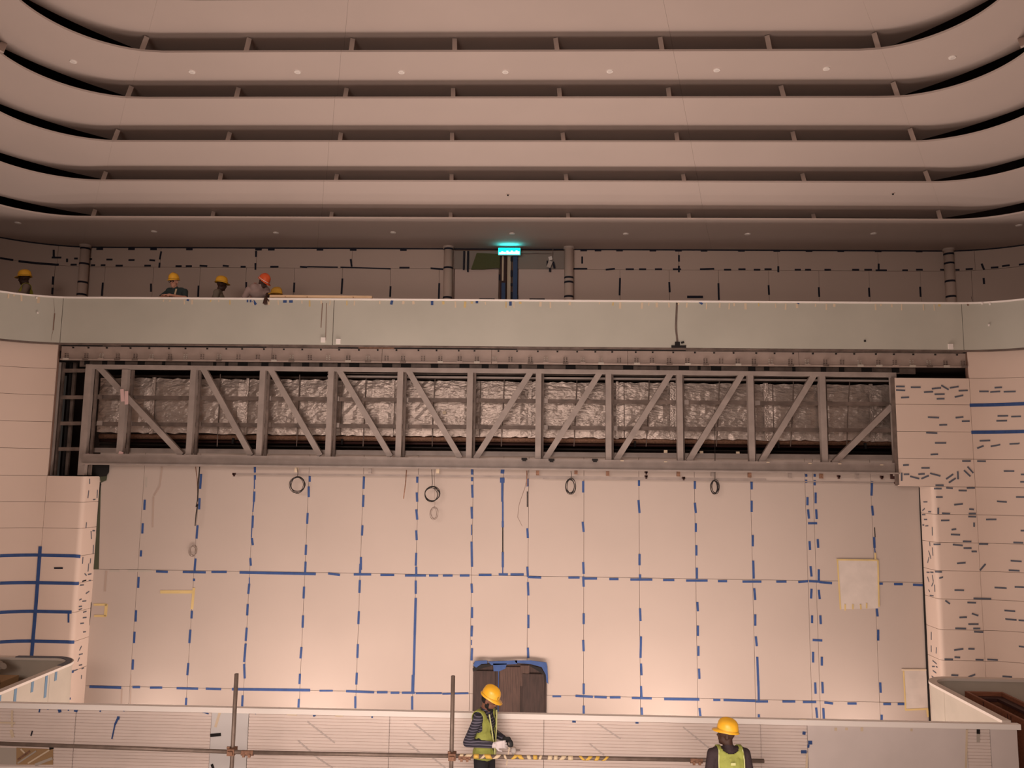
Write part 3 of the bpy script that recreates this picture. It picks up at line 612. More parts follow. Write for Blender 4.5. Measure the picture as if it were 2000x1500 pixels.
for x in dxs[2:-1]:
    w_ = random.choice((.05, .07, .09)); abox('flange', M_FOILJ, du, x-w_/2, x+w_/2, Y_D-.065, Y_D-.04, zb_-.015, zt+.02)
    if random.random() < .6: abox('strap', M_STEELD, du, x+.13, x+.145, Y_D-.06, Y_D-.05, zb_, zt)
for x in (430, 585, 715, 850, 985, 1127, 1268, 1405, 1550, 1660):
    p = PY(x, 740+(x-430)*.009, Y_D-.1); q = PY(x-6, 872, Y_D-.1)
    MB().tube([p+V((0, 0, .1)), (p+q)/2+V((random.uniform(-.02, .02), 0, 0)), q], .009, 6).build('hanger_rod', M_STEELD, du)
# ---- pipework and channels under the duct
pw = empty('service_pipes', (XC, 15.9, ZY(880, 15.7)), 'dark service pipes and channels running below the foil duct', 'pipes')
for ya, yb, Yd, r, mt in ((852, 866, 15.75, .055, M_RUST), (861, 874, 15.85, .03, M_WOODD), (868, 884, 15.7, .02, M_CABLE)):
    MB().tube([PY(195, ya, Yd), PY(1740, yb, Yd)], r, 8).build('pipe', mt, pw, True)
up_ = MB().tube([PY(195, 734, 16.1), PY(1740, 747, 16.1)], .03, 8).build('overhead_pipe', M_STEELD, None, True); tag(up_, 'thin dark pipe running above the foil duct behind the truss', 'pipe')
for x in (455, 668, 1240, 1520, 1690):
    c = PY(x, 862+(x-455)*.008, 15.66); abox('pipe_bracket', M_BLACK, pw, c.x-.02, c.x+.02, c.y-.02, c.y+.02, c.z-.05, c.z+.07)
for x, y in ((868, 806), (878, 860), (1300, 882), (1370, 884), (1441, 885), (1325, 830)):
    c = PY(x, y, 15.5); abox('paper_tag', M_PALE, du, c.x-.035, c.x+.035, c.y-.004, c.y, c.z-.03, c.z+.03)

# ---- thin lighting rail under the truss
Y_R = 15.28
rl = empty('lighting_rail', (XC, Y_R, ZY(935, Y_R)), 'slim pale metal rail hung under the truss in front of taped wall', 'rail')
MB().bar(PY(455, 925.5, Y_R), PY(982, 930.5, Y_R), 3.6*PXM, .05).build('rail_length', M_STEEL, rl)
MB().bar(PY(984, 930.5, Y_R), PY(1496, 936.5, Y_R), 4.4*PXM, .05).build('rail_length', M_STEEL, rl)
MB().bar(PY(1060, 934.5, Y_R+.02), PY(1752, 942.5, Y_R+.02), 2.2*PXM, .03).build('rail_lip', M_STEEL, rl)
for x, y, mt in ((579, 918, M_PALE), (723, 920, M_STEEL), (855, 920, M_PALE), (1050, 924, M_RUST), (1125, 922, M_RUST), (1187, 925, M_RUST), (1325, 926, M_RUST), (1392, 926, M_STEEL), (1464, 928, M_RUST), (1543, 928, M_STEEL), (1604, 930, M_RUST), (1674, 930, M_STEEL), (1743, 931, M_WOODD)):
    c = PY(x, y, Y_R-.0); abox('hanger_clip', mt, rl, c.x-.032, c.x+.032, c.y-.02, c.y+.03, c.z-.045, c.z+.05)
for x, y in ((457, 925.5), (1125, 914), (1262, 922), (1262, 930), (1335, 933), (1638, 930), (1722, 931), (1750, 943)):
    c = PY(x, y, Y_R-.05); mb = MB(); mb.box(c.x-.03, c.x+.03, c.y-.02, c.y+.02, c.z-.02, c.z+.02); mb.box(c.x-.012, c.x+.018, c.y-.02, c.y+.02, c.z-.05, c.z+.01); mb.build('end_clamp', M_WOODD, rl)

# ---- hanging cables and coils
def coil(x, y, rx, ry, n, mt, label, Yc=15.12, tails=(), r=.006, ytop=None):
    c = PY(x, y, Yc); mb = MB()
    for i in range(n):
        ax, az = rx*PXM*random.uniform(.86, 1.06), ry*PXM*random.uniform(.86, 1.06); ox, oz = random.uniform(-.02, .02), random.uniform(-.015, .015)
        mb.tube([(c.x+ox+ax*math.sin(t*2*math.pi/24), c.y+random.uniform(-.01, .01), c.z+oz+az*math.cos(t*2*math.pi/24)) for t in range(25)], r, 5, False)
    root = empty('cable_coil', (c.x, c.y, c.z-ry*PXM), label, 'cable', 'cable coils hanging under the truss')
    mb.build('loops', mt, root, True)
    if ytop is not None:
        mb = MB(); p = PY(x, ytop, Yc); mb.tube([(p.x, p.y, p.z), (c.x+.01, c.y, c.z+ry*PXM*1.5), (c.x, c.y, c.z+ry*PXM*.9)], r, 5); mb.build('hanging_lead', mt, root, True)
    return root
random.seed(5)
coil(580, 947, 14, 15, 5, M_CABLE, 'round black cable coil hung just below the slim rail, leftmost', ytop=913.5)
coil(843, 965, 14, 14, 6, M_CABLE, 'loose tangled black cable coil hanging mid-left on long leads', ytop=916.8)
coil(848, 1002, 7, 12, 5, M_WIRE, 'small grey wire bundle dangling beneath the tangled black coil', ytop=917, r=.004)
coil(1115, 949, 9, 14, 6, M_CABLE, 'narrow black cable coil hanging just right of the wall centre', ytop=919.8)
coil(1396, 951, 7, 13, 6, M_CABLE, 'black cable coil on a long lead from inside the truss', ytop=800)
coil(377, 1076, 7, 10, 4, M_WIRE, 'small faint grey wire loop against the lower wall joint', Yc=15.47, r=.004)
def cable(name, pts, Yc, r, mt, label):
    o = MB().tube([PY(x, y, Yc) for x, y in pts], r, 6).build(name, mt, None, True); tag(o, label, 'cable'); return o
cable('hanging_cable', [(390, 911.5), (387, 945), (386, 975), (383, 990), (386, 985), (383, 1005), (381, 1027)], 15.12, .012, M_CABLE, 'thick black cable hanging beside the second taped joint, left end')
cable('hanging_cable', [(382, 911.5), (385, 935), (386, 965), (385, 985)], 15.12, .009, M_RUST, 'brown cable hanging next to the thick black cable')
cable('hanging_cable', [(794, 918), (792, 945), (788, 974)], 15.12, .010, M_RUST, 'short mottled brown cable hanging below the rail')
cable('hanging_cable', [(1032, 919), (1030, 930), (1026, 950), (1014, 985), (1011, 1010), (1020, 1028)], 15.12, .006, M_WIRE, 'thin bowed grey wire hanging near the wall centre')
cable('hanging_cable', [(1029, 919), (1029, 930), (1029, 949)], 15.12, .010, M_RUST, 'short purple-brown cable stub below the truss near the centre seam')

# ================================================================== BALCONY THINGS
# ---- taped round columns
def column(x, y0, y1, bands, label):
    c = PY(x, (y0+y1)/2, Y_UW-.14); r = 9*Y_UW/FPX
    root = empty('pipe_column', (c.x, c.y, Z_BF), label, 'column', 'round columns along the balcony wall')
    MB().tube([(c.x, c.y, Z_BF), (c.x, c.y, Z_UT+.03)], r, 20).build('shaft', M_UPW, root, True)
    MB().tube([(c.x, c.y, Z_UT-.03), (c.x, c.y, Z_UT+.035)], r*1.2, 20).build('collar', M_BRK, root, True)
    for y in bands:
        z = PY(x, y, c.y).z; MB().tube([(c.x, c.y, z-.022), (c.x, c.y, z+.022)], r*1.03, 20).build('tape_band', M_NAVY_SH, root, True)
column(163, 484, 580, (486, 516, 552, 576), 'round boxed column on balcony wall behind parapet, leftmost')
column(875, 484, 586, (487, 524, 582), 'round column with curling black tape beside the green-hung opening')
column(1111, 487, 586, (552, 580, 543), 'round column with torn tape right of the exit sign')
column(1855, 487, 588, (497, 515, 550, 580), 'round column with four dark tape bands, far end near curved wall')
# ---- unfinished doorway in the middle of the balcony wall
dw = empty('door_1', (PY(995, 560, 17.5).x, 17.5, Z_BF), kind='structure')
def dbox(name, mt, x0, x1, y0, y1, Yf=17.47, th=.05):
    a, b = PY(x0, y1, Yf), PY(x1, y0, Yf); return abox(name, mt, dw, a.x, b.x, Yf, Yf+th, a.z, b.z)
M_GREYB = mat('grey_board', (.30, .255, .225), .8); M_LEAF = mat('door_leaf', (.60, .47, .42), .7); M_BEIGE = mat('beige_jamb', (.55, .45, .34), .7); M_OLV = mat('olive_cloth', (.10, .105, .045), .9, bump=.3, bscale=15)
M_CAPB = mat('blue_protective_film', (.045, .085, .19), .6)
dbox('transom_board', M_GREYB, 887, 977, 490, 525); dbox('transom_board', M_GREYB, 1012, 1104, 490, 525)
dbox('door_leaf', M_LEAF, 887, 974, 526, 600); dbox('door_leaf', M_LEAF, 1012, 1104, 526, 600)
dbox('jamb', M_WOODD, 976, 989, 498, 600, 17.44); dbox('jamb', M_PALE, 980, 984, 498, 548, 17.42); dbox('jamb', M_CAPB, 979, 987, 552, 600, 17.42)
dbox('jamb', M_BEIGE, 990, 998, 498, 600, 17.42); dbox('jamb', M_CAPB, 1001, 1011, 498, 600, 17.42)
for a in ((904, 490, 908, 527), (912, 490, 916, 531), (974, 536, 977, 547), (997, 502, 1001, 510), (997, 528, 1001, 540), (997, 553, 1001, 558), (997, 570, 1001, 583), (936, 583, 966, 585), (1034, 583, 1064, 585), (1010, 576, 1012, 600)): dbox('black_tape', M_NAVY_SH, a[0], a[2], a[1], a[3], 17.41, .02)
dbox('white_strip', M_GREY, 909, 912, 490, 527, 17.43, .03); dbox('head_rail', M_STEEL, 1016, 1080, 493, 495, 17.42, .04)
cl = quadstrip('hanging_cloth', M_OLV, None, Path([(-5, 17.40), (5, 17.40)]), [(931, 494), (977, 496), (976, 524), (968, 523), (945, 526), (920, 526)], .0, .02)
tag(cl, 'dark olive cloth pinned over the opening left of the exit sign', 'cloth')
nb = empty('hanging_note', PY(1074, 525, 17.38), 'small white card tied with black tape hanging right of the exit sign', 'tag')
for x0, y0, x1, y1, w_, mt, dy in ((1074, 501, 1076, 508, 7, M_WHITE, 0), (1071, 522, 1076, 510, 8, M_PAPER, -.01), (1080, 511, 1083, 524, 4, M_NAVY_SH, .0), (1069, 509, 1069, 520, 3, M_NAVY_SH, .01), (1074, 523, 1074, 531, 4, M_NAVY_SH, .01)):
    MB().bar(PY(x0, y0, 17.38+dy), PY(x1, y1, 17.38+dy), w_*17.4/FPX, .008).build('card' if mt in (M_WHITE, M_PAPER) else 'tape_tail', mt, nb)
MB().tube([PY(1080, 486, 17.38), PY(1078, 502, 17.38)], .006, 5).build('string', M_WIRE, nb)
# ---- exit sign
Ye = 17.22
a, b = PY(973.5, 497.5, Ye), PY(1016, 484.5, Ye); b.z = min(b.z, Z_UT-.01)
es = empty('exit_sign', ((a.x+b.x)/2, Ye, a.z), 'glowing turquoise exit sign under the ceiling above the central doorway', 'sign')
abox('housing', M_WHITE, es, a.x-.006, b.x+.006, Ye+.002, Ye+.06, a.z-.008, b.z+.004)
M_CYAN = mat('lit_turquoise', (.0, .75, .72), .5, emit=2.6); M_LITW = mat('lit_white', (.55, 1, .95), .5, emit=2.2)
abox('lit_face', M_CYAN, es, a.x, b.x, Ye-.004, Ye+.001, a.z, b.z)
h_ = b.z-a.z; wv = b.x-a.x
for i, (u0, u1, v1) in enumerate(((.03, .12, .35), (.13, .22, .5), (.23, .34, .4), (.36, .46, .58), (.47, .56, .42), (.57, .66, .6), (.67, .78, .45), (.79, .88, .62), (.89, .97, .5))):
    abox('lit_symbol', M_LITW, es, a.x+wv*u0, a.x+wv*u1, Ye-.008, Ye-.0045, a.z+h_*.08, a.z+h_*v1)
eb = D.lights.new('exit_sign_glow', 'AREA'); eb.shape = 'RECTANGLE'; eb.size = .42; eb.size_y = .05; eb.energy = 1.1; eb.color = (.05, .95, 1)
eo = D.objects.new('exit_sign_glow', eb); COL.objects.link(eo); eo.location = ((a.x+b.x)/2, Ye-.06, b.z-.05); eo.rotation_euler = (math.radians(160), 0, 0)
# ---- ceiling spotlights and sprinklers
def spot_thing(k, x, y, label, cat, grp, r=.055, mt=None):
    p = hit_ring(k, x, y); root = empty('recessed_spotlight' if mt is None else 'sprinkler_head', p-V((0, 0, .03)), label, cat, grp)
    if mt is None:
        MB().tube([p+V((0, 0, .015)), p-V((0, 0, .014))], [r*1.15, r], 16).build('bezel', M_CAP, root); MB().tube([p-V((0, 0, .0141)), p-V((0, 0, .019))], r*.6, 12).build('lens', M_WHITE, root)
    else:
        MB().tube([p+V((0, 0, .01)), p-V((0, 0, .008))], r*1.3, 12).build('escutcheon', M_BRK, root); MB().tube([p-V((0, 0, .008)), p-V((0, 0, .03))], r*.6, 8).build('bulb', M_BLACK, root)
for i, (x, y) in enumerate(((143, 120), (375, 140), (581, 140), (784, 140.5), (987, 140), (1191, 139), (1400, 136.5), (1614, 134), (1860, 112))):
    spot_thing(1, x, y, 'small round white spotlight, %s from the left in the upper ceiling tier' % ORD[i], 'spotlight', 'spotlights in the upper ceiling tier')
for i, (x, y) in enumerate(((35, 435), (301, 452), (539, 454.5), (768, 454), (1000, 456), (1222, 456.5), (1460, 457), (1706, 456), (1990, 440))):
    spot_thing(5, x, y, 'faint round spotlight, %s from the left in the lowest ceiling tier' % ORD[i], 'spotlight', 'spotlights in the lowest ceiling tier', .06)
spot_thing(4, 992, 379.5, 'tiny dark sprinkler head at the middle of the fifth ceiling tier', 'sprinkler', 'ceiling sprinklers', .03, 1)
spot_thing(4, 1744, 377.5, 'tiny dark sprinkler head in the fifth ceiling tier near the curved corner', 'sprinkler', 'ceiling sprinklers', .03, 1)
# ---- loose timber and spare hard hat on the balcony rail
pk = empty('timber_plank', PY(625, 580, 15.0), 'long pale timber plank lying along the balcony cap rail', 'plank')
MB().bar(PY(528, 579.4, 15.005), PY(727, 581.2, 15.005), 5.2*PXM, .09).build('board', M_PLANK, pk)
for x in (557, 600, 690): c = PY(x, 579.6+(x-557)*.009, 14.955); abox('knot', M_RUST, pk, c.x-.01, c.x+.01, c.y-.002, c.y, c.z-.008, c.z+.008)

# ================================================================== FRONT PARAPET
Y_FP = 11.1
Z_FT = PY(1000, 1393, Y_FP).z
xl, xr_ = -7.92, 6.62
fp = empty('front_parapet', ((xl+xr_)/2, Y_FP, 0), 'white-capped parapet clad in ribbed protective sheet behind the two nearest workers', 'parapet')
FPth = Path([(-12, Y_FP), (12, Y_FP)])
abox('core', M_BACK, fp, xl, xr_, Y_FP+.03, Y_FP+.05, 0, Z_FT-.07)
def ribbed(x0, x1, mt):
    n = 30; z1 = Z_FT-.075; pitch = z1/n; prof = []
    for i in range(n):
        z = i*pitch; prof += [(z, .0), (z+pitch*.70, .0), (z+pitch*.80, .012), (z+pitch*.92, .012)]
    prof.append((z1, 0)); vs = []
    for z, d in prof: vs += [(x0, Y_FP+d, z), (x1, Y_FP+d, z)]
    fs = [(2*i, 2*i+1, 2*i+3, 2*i+2) for i in range(len(prof)-1)]; k = len(vs)
    vs += [(x0, Y_FP+.028, 0), (x1, Y_FP+.028, 0), (x0, Y_FP+.028, z1), (x1, Y_FP+.028, z1)]
    fs += [(k+1, k, k+2, k+3), (k, k+1, 1, 0), (k-2, k-1, k+3, k+2)]
    MB().add(vs, fs).build('ribbed_sheet', mt, fp)
px2x = lambda x, y=1440: PY(x, y, Y_FP).x
segs = [(xl, px2x(145), 1), (px2x(145), px2x(411), 1), (px2x(411), px2x(484), 2), (px2x(484), px2x(760), 1), (px2x(760), px2x(1062), 1), (px2x(1062), px2x(1486), 1), (px2x(1486), px2x(1577), 1), (px2x(1577), px2x(1888), 0), (px2x(1888), px2x(1934), 1), (px2x(1934), xr_, 0)]
for a, b, kd in segs:
    if kd == 1: ribbed(a+.003, b-.003, M_SHEET)
    else: abox('smooth_sheet', M_SMOOTH if kd == 0 else M_SMB, fp, a+.003, b-.003, Y_FP-.004, Y_FP+.028, 0, Z_FT-.075)
abox('cap', M_CAP, fp, xl-.02, xr_+.04, Y_FP-.03, Y_FP+.05, Z_FT-.07, Z_FT)
for t in [(62,1377,57,1381,4,0),(78,1377,83,1383,3,1),(118,1391,116,1384,6,0),(150,1383,148,1390,7,0),(136,1380,134,1388,2.5,0),(79,1381,77,1391,2.5,0),(95,1380,94,1386,2.5,0),(64,1377,60,1380,6,2),(232,1400,225,1415,4,0),(225,1415,219,1443,2.6,0),(229,1402,234,1402,6,0),(198,1382,196,1390,2.5,0),(244,1383,242,1389,3,0),(311,1383,311,1389,3,0),(370,1387,388,1388,2,0),(388,1388,408,1394,2,0),(498,1391,501,1393,4,0),(613,1394,615,1399,5,0),(727,1397,727,1402,3,0),(1121,1402,1121,1411,7,0),(1244,1406,1244,1413,6,0),(1338,1408,1334,1410,3,0),(1567,1431,1573,1432,6,0),(1578,1450,1586,1450,7,0),(1579,1454,1578,1460,4,0),(1564,1468,1575,1468,6,0),(64,1427,61,1437,2.5,2)]:
    strip(FPth, fp, *t[:4], (M_BLUE, M_SLATE_SH, M_NAVY_SH)[t[5]], t[4], off=.008)
for t in [(411,1436,432,1434,6,2),(414,1492,417,1500,5,2),(97,1460,105,1458,8,2),(1910,1420,1910,1433,6.5,2),(1910,1433,1910,1449,6,1)]: strip(FPth, fp, *t[:4], (M_BLUE, M_GREY, M_BLACK)[t[5]], t[4], off=.01, name='dark_tape')
for t in [(24,1387,24,1420,4),(22,1425,26,1440,6),(0,1411,30,1412,3),(430,1390,421,1420,5),(1560,1406,1575,1406,4),(1579,1410,1600,1411,4),(1632,1421,1632,1427,5),(1653,1421,1653,1426,5),(1683,1420,1683,1428,5),(1780,1423,1780,1428,4),(1888,1425,1886,1500,4),(1576,1470,1575,1500,4),(560,1395,580,1396,3),(655,1398,670,1398,3)]: strip(FPth, fp, *t[:4], M_PALE, t[4], off=.006, name='masking_tape')
for t in [(600,1409,654,1451),(582,1446,620,1480),(809,1413,850,1446),(796,1450,820,1470),(1167,1413,1212,1443),(1334,1420,1387,1463),(1152,1453,1180,1475),(845,1480,870,1500),(620,1480,650,1500)]: strip(FPth, fp, *t, mat('pale_grey_streak', (.50, .43, .40), .7), 2.8, off=.002, name='drawn_streak')

quadstrip('grey_board', M_GREY, fp, FPth, [(-30, 1459), (33, 1461), (33, 1493), (-30, 1492)], .012, .01)
quadstrip('cut_out', M_CARD, fp, FPth, [(33, 1460), (104, 1463), (104, 1493), (33, 1493)], .010, .008)
for t in [(36,1483,60,1466,4),(36,1490,72,1466,3),(56,1490,98,1464,3),(42,1462,50,1470,3),(70,1493,104,1480,5)]: strip(FPth, fp, *t[:4], random.choice((M_PALE, M_GREY, M_RUST)), t[4], off=.018, name='batten')
quadstrip('bottom_strip', M_CAP, fp, FPth, [(-30, 1496), (104, 1498), (104, 1512), (-30, 1512)], .014, .01)

# ---- side box parapets, rounded at their far ends
def box_parapet(sg, xin, label):
    R = .42; Yb = 13.53 if sg > 0 else 13.7; n = 10; pts = []
    if sg > 0:
        pts = [(xin, Y_FP+.14)]+[(xin+R-R*math.cos(math.pi/2*i/n), Yb-R+R*math.sin(math.pi/2*i/n)) for i in range(n+1)]+[(XC+10.4, Yb)]
    else:
        pts = [(XC-10.4, Yb)]+[(xin-R+R*math.sin(math.pi/2*i/n), Yb-R+R*math.cos(math.pi/2*i/n)) for i in range(n+1)]+[(xin, Y_FP+.14)]
    p = Path(pts); root = empty('box_parapet', (xin, 12.3, 0), label, 'parapet', 'side box parapets')
    cuts = [0, 1.55, p.L-1.2, p.L] if sg > 0 else [0, 1.2, p.L-1.55, p.L]
    for a, b in zip(cuts, cuts[1:]): slab(MB(), p, a+.003, b-.003, -.9, Z_FT-.045, -.04, .08).build('clad_sheet', mat('box_film', (.46, .41, .345), .6, var=.05), root, 'crease')
    slab(MB(), p, 0, p.L, Z_FT-.04, Z_FT, -.06, .12).build('cap', mat('box_cap', (.66, .59, .53), .6), root)
    return p, root
BPR, bxr = box_parapet(1, 6.57, 'pale rounded box parapet at the side of the brown wooden trough')
BPL, bxl = box_parapet(-1, -7.88, 'pale rounded box parapet stuck with blue tape beside the cardboard carton')
zc = Z_FT-.05
for yy, L_ in ((11.95, .28), (12.35, .16), (12.7, .34), (12.95, .14), (11.6, .2)):
    abox('tape_strip', mat('faded_blue_tape', (.14, .23, .33), .6), bxl, -7.88+.042, -7.88+.046, yy-.03, yy+.03, zc-L_, zc)
ar = MB(); slab(ar, BPL, BPL.L-3.4, BPL.L-1.9, Z_FT+.001, Z_FT+.012, -.062, .10); ar.build('dark_cap_tape', M_SLATE_SH, bxl)
# ---- right: wooden trough; left: carton and sack
tz = 1.27
wt = empty('wooden_trough', (7.23, 12.1, 0), 'open red-brown wooden trough standing inside the side box', 'trough')
for a in ((6.95, 6.995, 11.25, 12.97), (7.50, 7.545, 11.25, 12.97)): abox('side_board', M_WOOD, wt, *a, .3, tz)
for a in ((6.995, 7.50, 12.925, 12.97), (6.995, 7.50, 11.25, 11.295)): abox('end_board', M_WOOD, wt, *a, .3, tz)
abox('ledge', M_WOODD, wt, 7.36, 7.50, 11.295, 12.925, tz-.10, tz-.06); abox('ledge', M_WOODD, wt, 6.995, 7.36, 12.80, 12.925, tz-.11, tz-.06)
abox('bottom', M_WOODD, wt, 6.995, 7.50, 11.295, 12.925, tz-.55, tz-.5)
for x in (6.96, 7.45):
    for y in (11.3, 12.85): abox('leg', M_WOOD, wt, x, x+.08, y, y+.08, 0, .3)
for y in (11.85, 11.77, 12.45): abox('crack', M_WOODD, wt, 6.946, 6.95, y, y+.012, tz-.14, tz-.02)
cb = empty('cardboard_carton', (-9.3, 13.1, 0), 'brown cardboard carton inside the side box, black strap across', 'carton')
MB().box(-9.95, -8.72, 12.9, 13.35, 0, 1.12).build('carton_body', M_CARD, cb)
abox('flap', M_CARD, cb, -9.95, -8.72, 12.86, 12.895, .9, 1.15); MB().tube([(-8.70, 12.84, 1.12), (-9.0, 12.84, 1.02), (-9.4, 12.84, 1.08), (-9.9, 12.84, .98)], .02, 6).build('strap', M_CABLE, cb)
sk = empty('grey_sack', (-9.35, 13.12, 1.12), 'crumpled grey sack lying on the cardboard carton in the side box', 'sack')
me = D.meshes.new('sack_body'); bm = bmesh.new(); bmesh.ops.create_uvsphere(bm, u_segments=18, v_segments=12, radius=1)
random.seed(4)
for v in bm.verts: v.co = V((v.co.x*.55-9.4, v.co.y*.2+13.12, 1.325+v.co.z*.14))+V((random.uniform(-.02, .02), random.uniform(-.02, .02), random.uniform(-.015, .015)))
bm.to_mesh(me); bm.free()
for p in me.polygons: p.use_smooth = True
link_mesh('sack_body', me, M_BAG, sk); MB().tube([(-8.93, 13.12, 1.27), (-8.83, 13.1, 1.33)], [.03, .06], 8).build('sack_neck', M_BAG, sk)
# ================================================================== LOWER WALL THINGS
# ---- boarded dark doorway
dd = empty('door_2', PY(995, 1393, Y_WB-.05), kind='structure')
def pbox(root, name, mt, x0, x1, y0, y1, Yf, th):
    a, b = PY(x0, y1, Yf), PY(x1, y0, Yf); return abox(name, mt, root, a.x, b.x, Yf, Yf+th, a.z, b.z)
pbox(dd, 'backing_board', M_DOOR, 921, 1068, 1298, 1500, Y_WB-.035, .03)
pbox(dd, 'door_board', M_DOOR, 922, 967, 1311, 1500, Y_WB-.06, .022); pbox(dd, 'door_board', M_DOOR2, 973, 1016, 1303, 1500, Y_WB-.055, .02)
pbox(dd, 'door_board', M_DOOR, 1019, 1063, 1317, 1500, Y_WB-.065, .026); pbox(dd, 'door_board', M_DOOR2, 1016, 1034, 1300, 1340, Y_WB-.057, .018)
pbox(dd, 'blue_tape_strip', M_BLUE, 970.5, 974.5, 1309, 1500, Y_WB-.066, .004)
DP = Path([(-5, Y_WB-.07), (5, Y_WB-.07)])
for pts in ([(924, 1300), (928, 1291), (951, 1290), (952, 1296), (940, 1297), (930, 1304)], [(952, 1292), (1010, 1290), (1010, 1297), (960, 1299)], [(963, 1296), (990, 1296), (987, 1306), (975, 1311), (964, 1311)], [(1005, 1290), (1036, 1290), (1067, 1294), (1069, 1302), (1071, 1336), (1067, 1332), (1066, 1318), (1058, 1303), (1036, 1297), (1008, 1295)]):
    quadstrip('blue_film', M_BLUE, dd, DP, pts, .0, .01)
quadstrip('black_film', M_BLACK, dd, DP, [(923, 1306), (930, 1299), (960, 1297), (962, 1300), (940, 1306), (924, 1312)], -.003, .01)
quadstrip('black_film', M_BLACK, dd, DP, [(1030, 1298), (1056, 1304), (1064, 1316), (1066, 1345), (1062, 1318), (1050, 1310)], .004, .01)
# ---- paper patches edged with yellow tape
def patch(pts, tapes, label):
    root = empty('paper_patch', PY(pts[0][0], pts[0][1]+50, Y_WB-.01), label, 'paper', 'paper patches taped to the back wall')
    quadstrip('paper', M_PAPER, root, WB, pts, .012, .004)
    for t in tapes: strip(WB, root, *t[:4], M_YEL if t[4] > 2.6 else M_PALE, t[4], 'masking_tape', off=.016)
patch([(1634, 1094), (1713, 1095), (1715, 1188), (1640, 1190)], [(1633, 1093, 1713, 1094, 3), (1714, 1094, 1716, 1185, 3), (1635, 1094, 1641, 1190, 2.8), (1650, 1180, 1650, 1192, 3), (1665, 1180, 1665, 1190, 3), (1680, 1180, 1681, 1190, 3), (1692, 1178, 1692, 1188, 3), (1709, 1080, 1709, 1092, 3)], 'large crumpled paper patch edged in yellow tape, higher on the wall')
patch([(1765, 1308), (1809, 1308), (1812, 1384), (1768, 1386)], [(1760, 1308, 1809, 1308, 2.6), (1764, 1310, 1768, 1386, 2.8), (1767, 1386, 1812, 1384, 3.4), (1810, 1384, 1812, 1400, 4)], 'smaller clean paper patch with yellow tape low by the wall end')

# ================================================================== SCAFFOLD GUARDRAIL
Y_S = 9.95
SP = lambda x, y, dy=0.: PY(x, y, Y_S+dy)
sg = empty('scaffold_guardrail', SP(885, 1700), 'rusty scaffold tube guardrail crossing in front of the ribbed parapet', 'guardrail'); 
for x0, y0 in ((462, 1316), (885, 1320)):
    p = SP(x0, y0); MB().tube([(p.x, p.y, .0), (p.x, p.y, p.z)], .026, 12).build('upright_tube', M_PIPE, sg, True)
    MB().tube([(p.x, p.y, .0), (p.x, p.y, .012)], .075, 12).build('base_plate', M_PIPE, sg)
for a, b in (((-60, 1450), (483, 1469.5)), ((483, 1469.5), (907, 1477)), ((907, 1477), (1362, 1484)), ((1362, 1484), (1492, 1486))):
    MB().tube([SP(*a, -.055), SP(*b, -.055)], .0245, 12).build('rail_tube', M_PIPE, sg, True)
for x, y in ((453.5, 1467), (883.5, 1476.5)):
    c = SP(x, y, -.03); cp = MB(); cp.box(c.x-.045, c.x+.045, c.y-.06, c.y+.06, c.z-.04, c.z+.04); cp.box(c.x-.03, c.x+.03, c.y-.085, c.y-.06, c.z-.02, c.z+.02); cp.tube([(c.x-.055, c.y-.03, c.z+.05), (c.x-.02, c.y-.03, c.z+.05)], .016, 8); cp.build('coupler', M_RUST, sg)
for x, y in ((483.5, 1470.5), (907.5, 1479), (1360, 1485.5)):
    c = SP(x, y, -.055); cp = MB(); cp.tube([(c.x-.075, c.y, c.z), (c.x+.075, c.y, c.z)], .033, 10); cp.box(c.x-.05, c.x-.02, c.y-.045, c.y-.02, c.z-.04, c.z+.0); cp.box(c.x+.02, c.x+.05, c.y-.045, c.y-.02, c.z-.04, c.z+.0); cp.build('sleeve_coupler', M_RUST, sg)
random.seed(21)
M_TY = mat('hazard_tape_yellow', (.62, .40, .08), .5); M_TC = mat('hazard_tape_cream', (.62, .50, .34), .5)
x = 897.
while x < 1180:
    w_ = random.uniform(4, 10)*(1.4 if x < 970 else 1); y = 1476.3+(x-885)*.0175
    p, q = SP(x, y, -.055), SP(x+w_, y+w_*.017, -.055)
    t = MB(); n = 10; sk = random.uniform(-.03, .03)
    ringa = [p+V((sk*math.sin(2*math.pi*i/n), .027*math.cos(2*math.pi*i/n), .027*math.sin(2*math.pi*i/n))) for i in range(n)]
    ringb = [q+V((sk*math.sin(2*math.pi*i/n), .027*math.cos(2*math.pi*i/n), .027*math.sin(2*math.pi*i/n))) for i in range(n)]
    t.add(ringa+ringb, [(i, (i+1) % n, n+(i+1) % n, n+i) for i in range(n)]+[tuple(range(n))[::-1], tuple(range(n, 2*n))]); t.build('tape_wrap', random.choice((M_TY, M_TC, M_TC)), sg, True)
    x += w_+random.uniform(1, 7)*(1 if x < 960 else 2.2)
tb = empty('wall_spigot', PY(1003, 1470, 10.9), 'small white spigot sticking out of the ribbed parapet beside the gloved worker', 'spigot')
c = PY(1003, 1465, 11.05); MB().tube([(c.x, c.y+.04, c.z), (c.x, c.y-.04, c.z)], .035, 12).build('disc', M_WHITE, tb, True); MB().bar((c.x-.01, c.y-.03, c.z+.01), (c.x+.09, c.y-.03, c.z+.012), .012, .01).build('tail', M_STEELD, tb); MB().tube([(c.x, c.y-.01, c.z-.03), (c.x, c.y-.01, c.z-.07)], .02, 8).build('neck', M_GREY, tb)

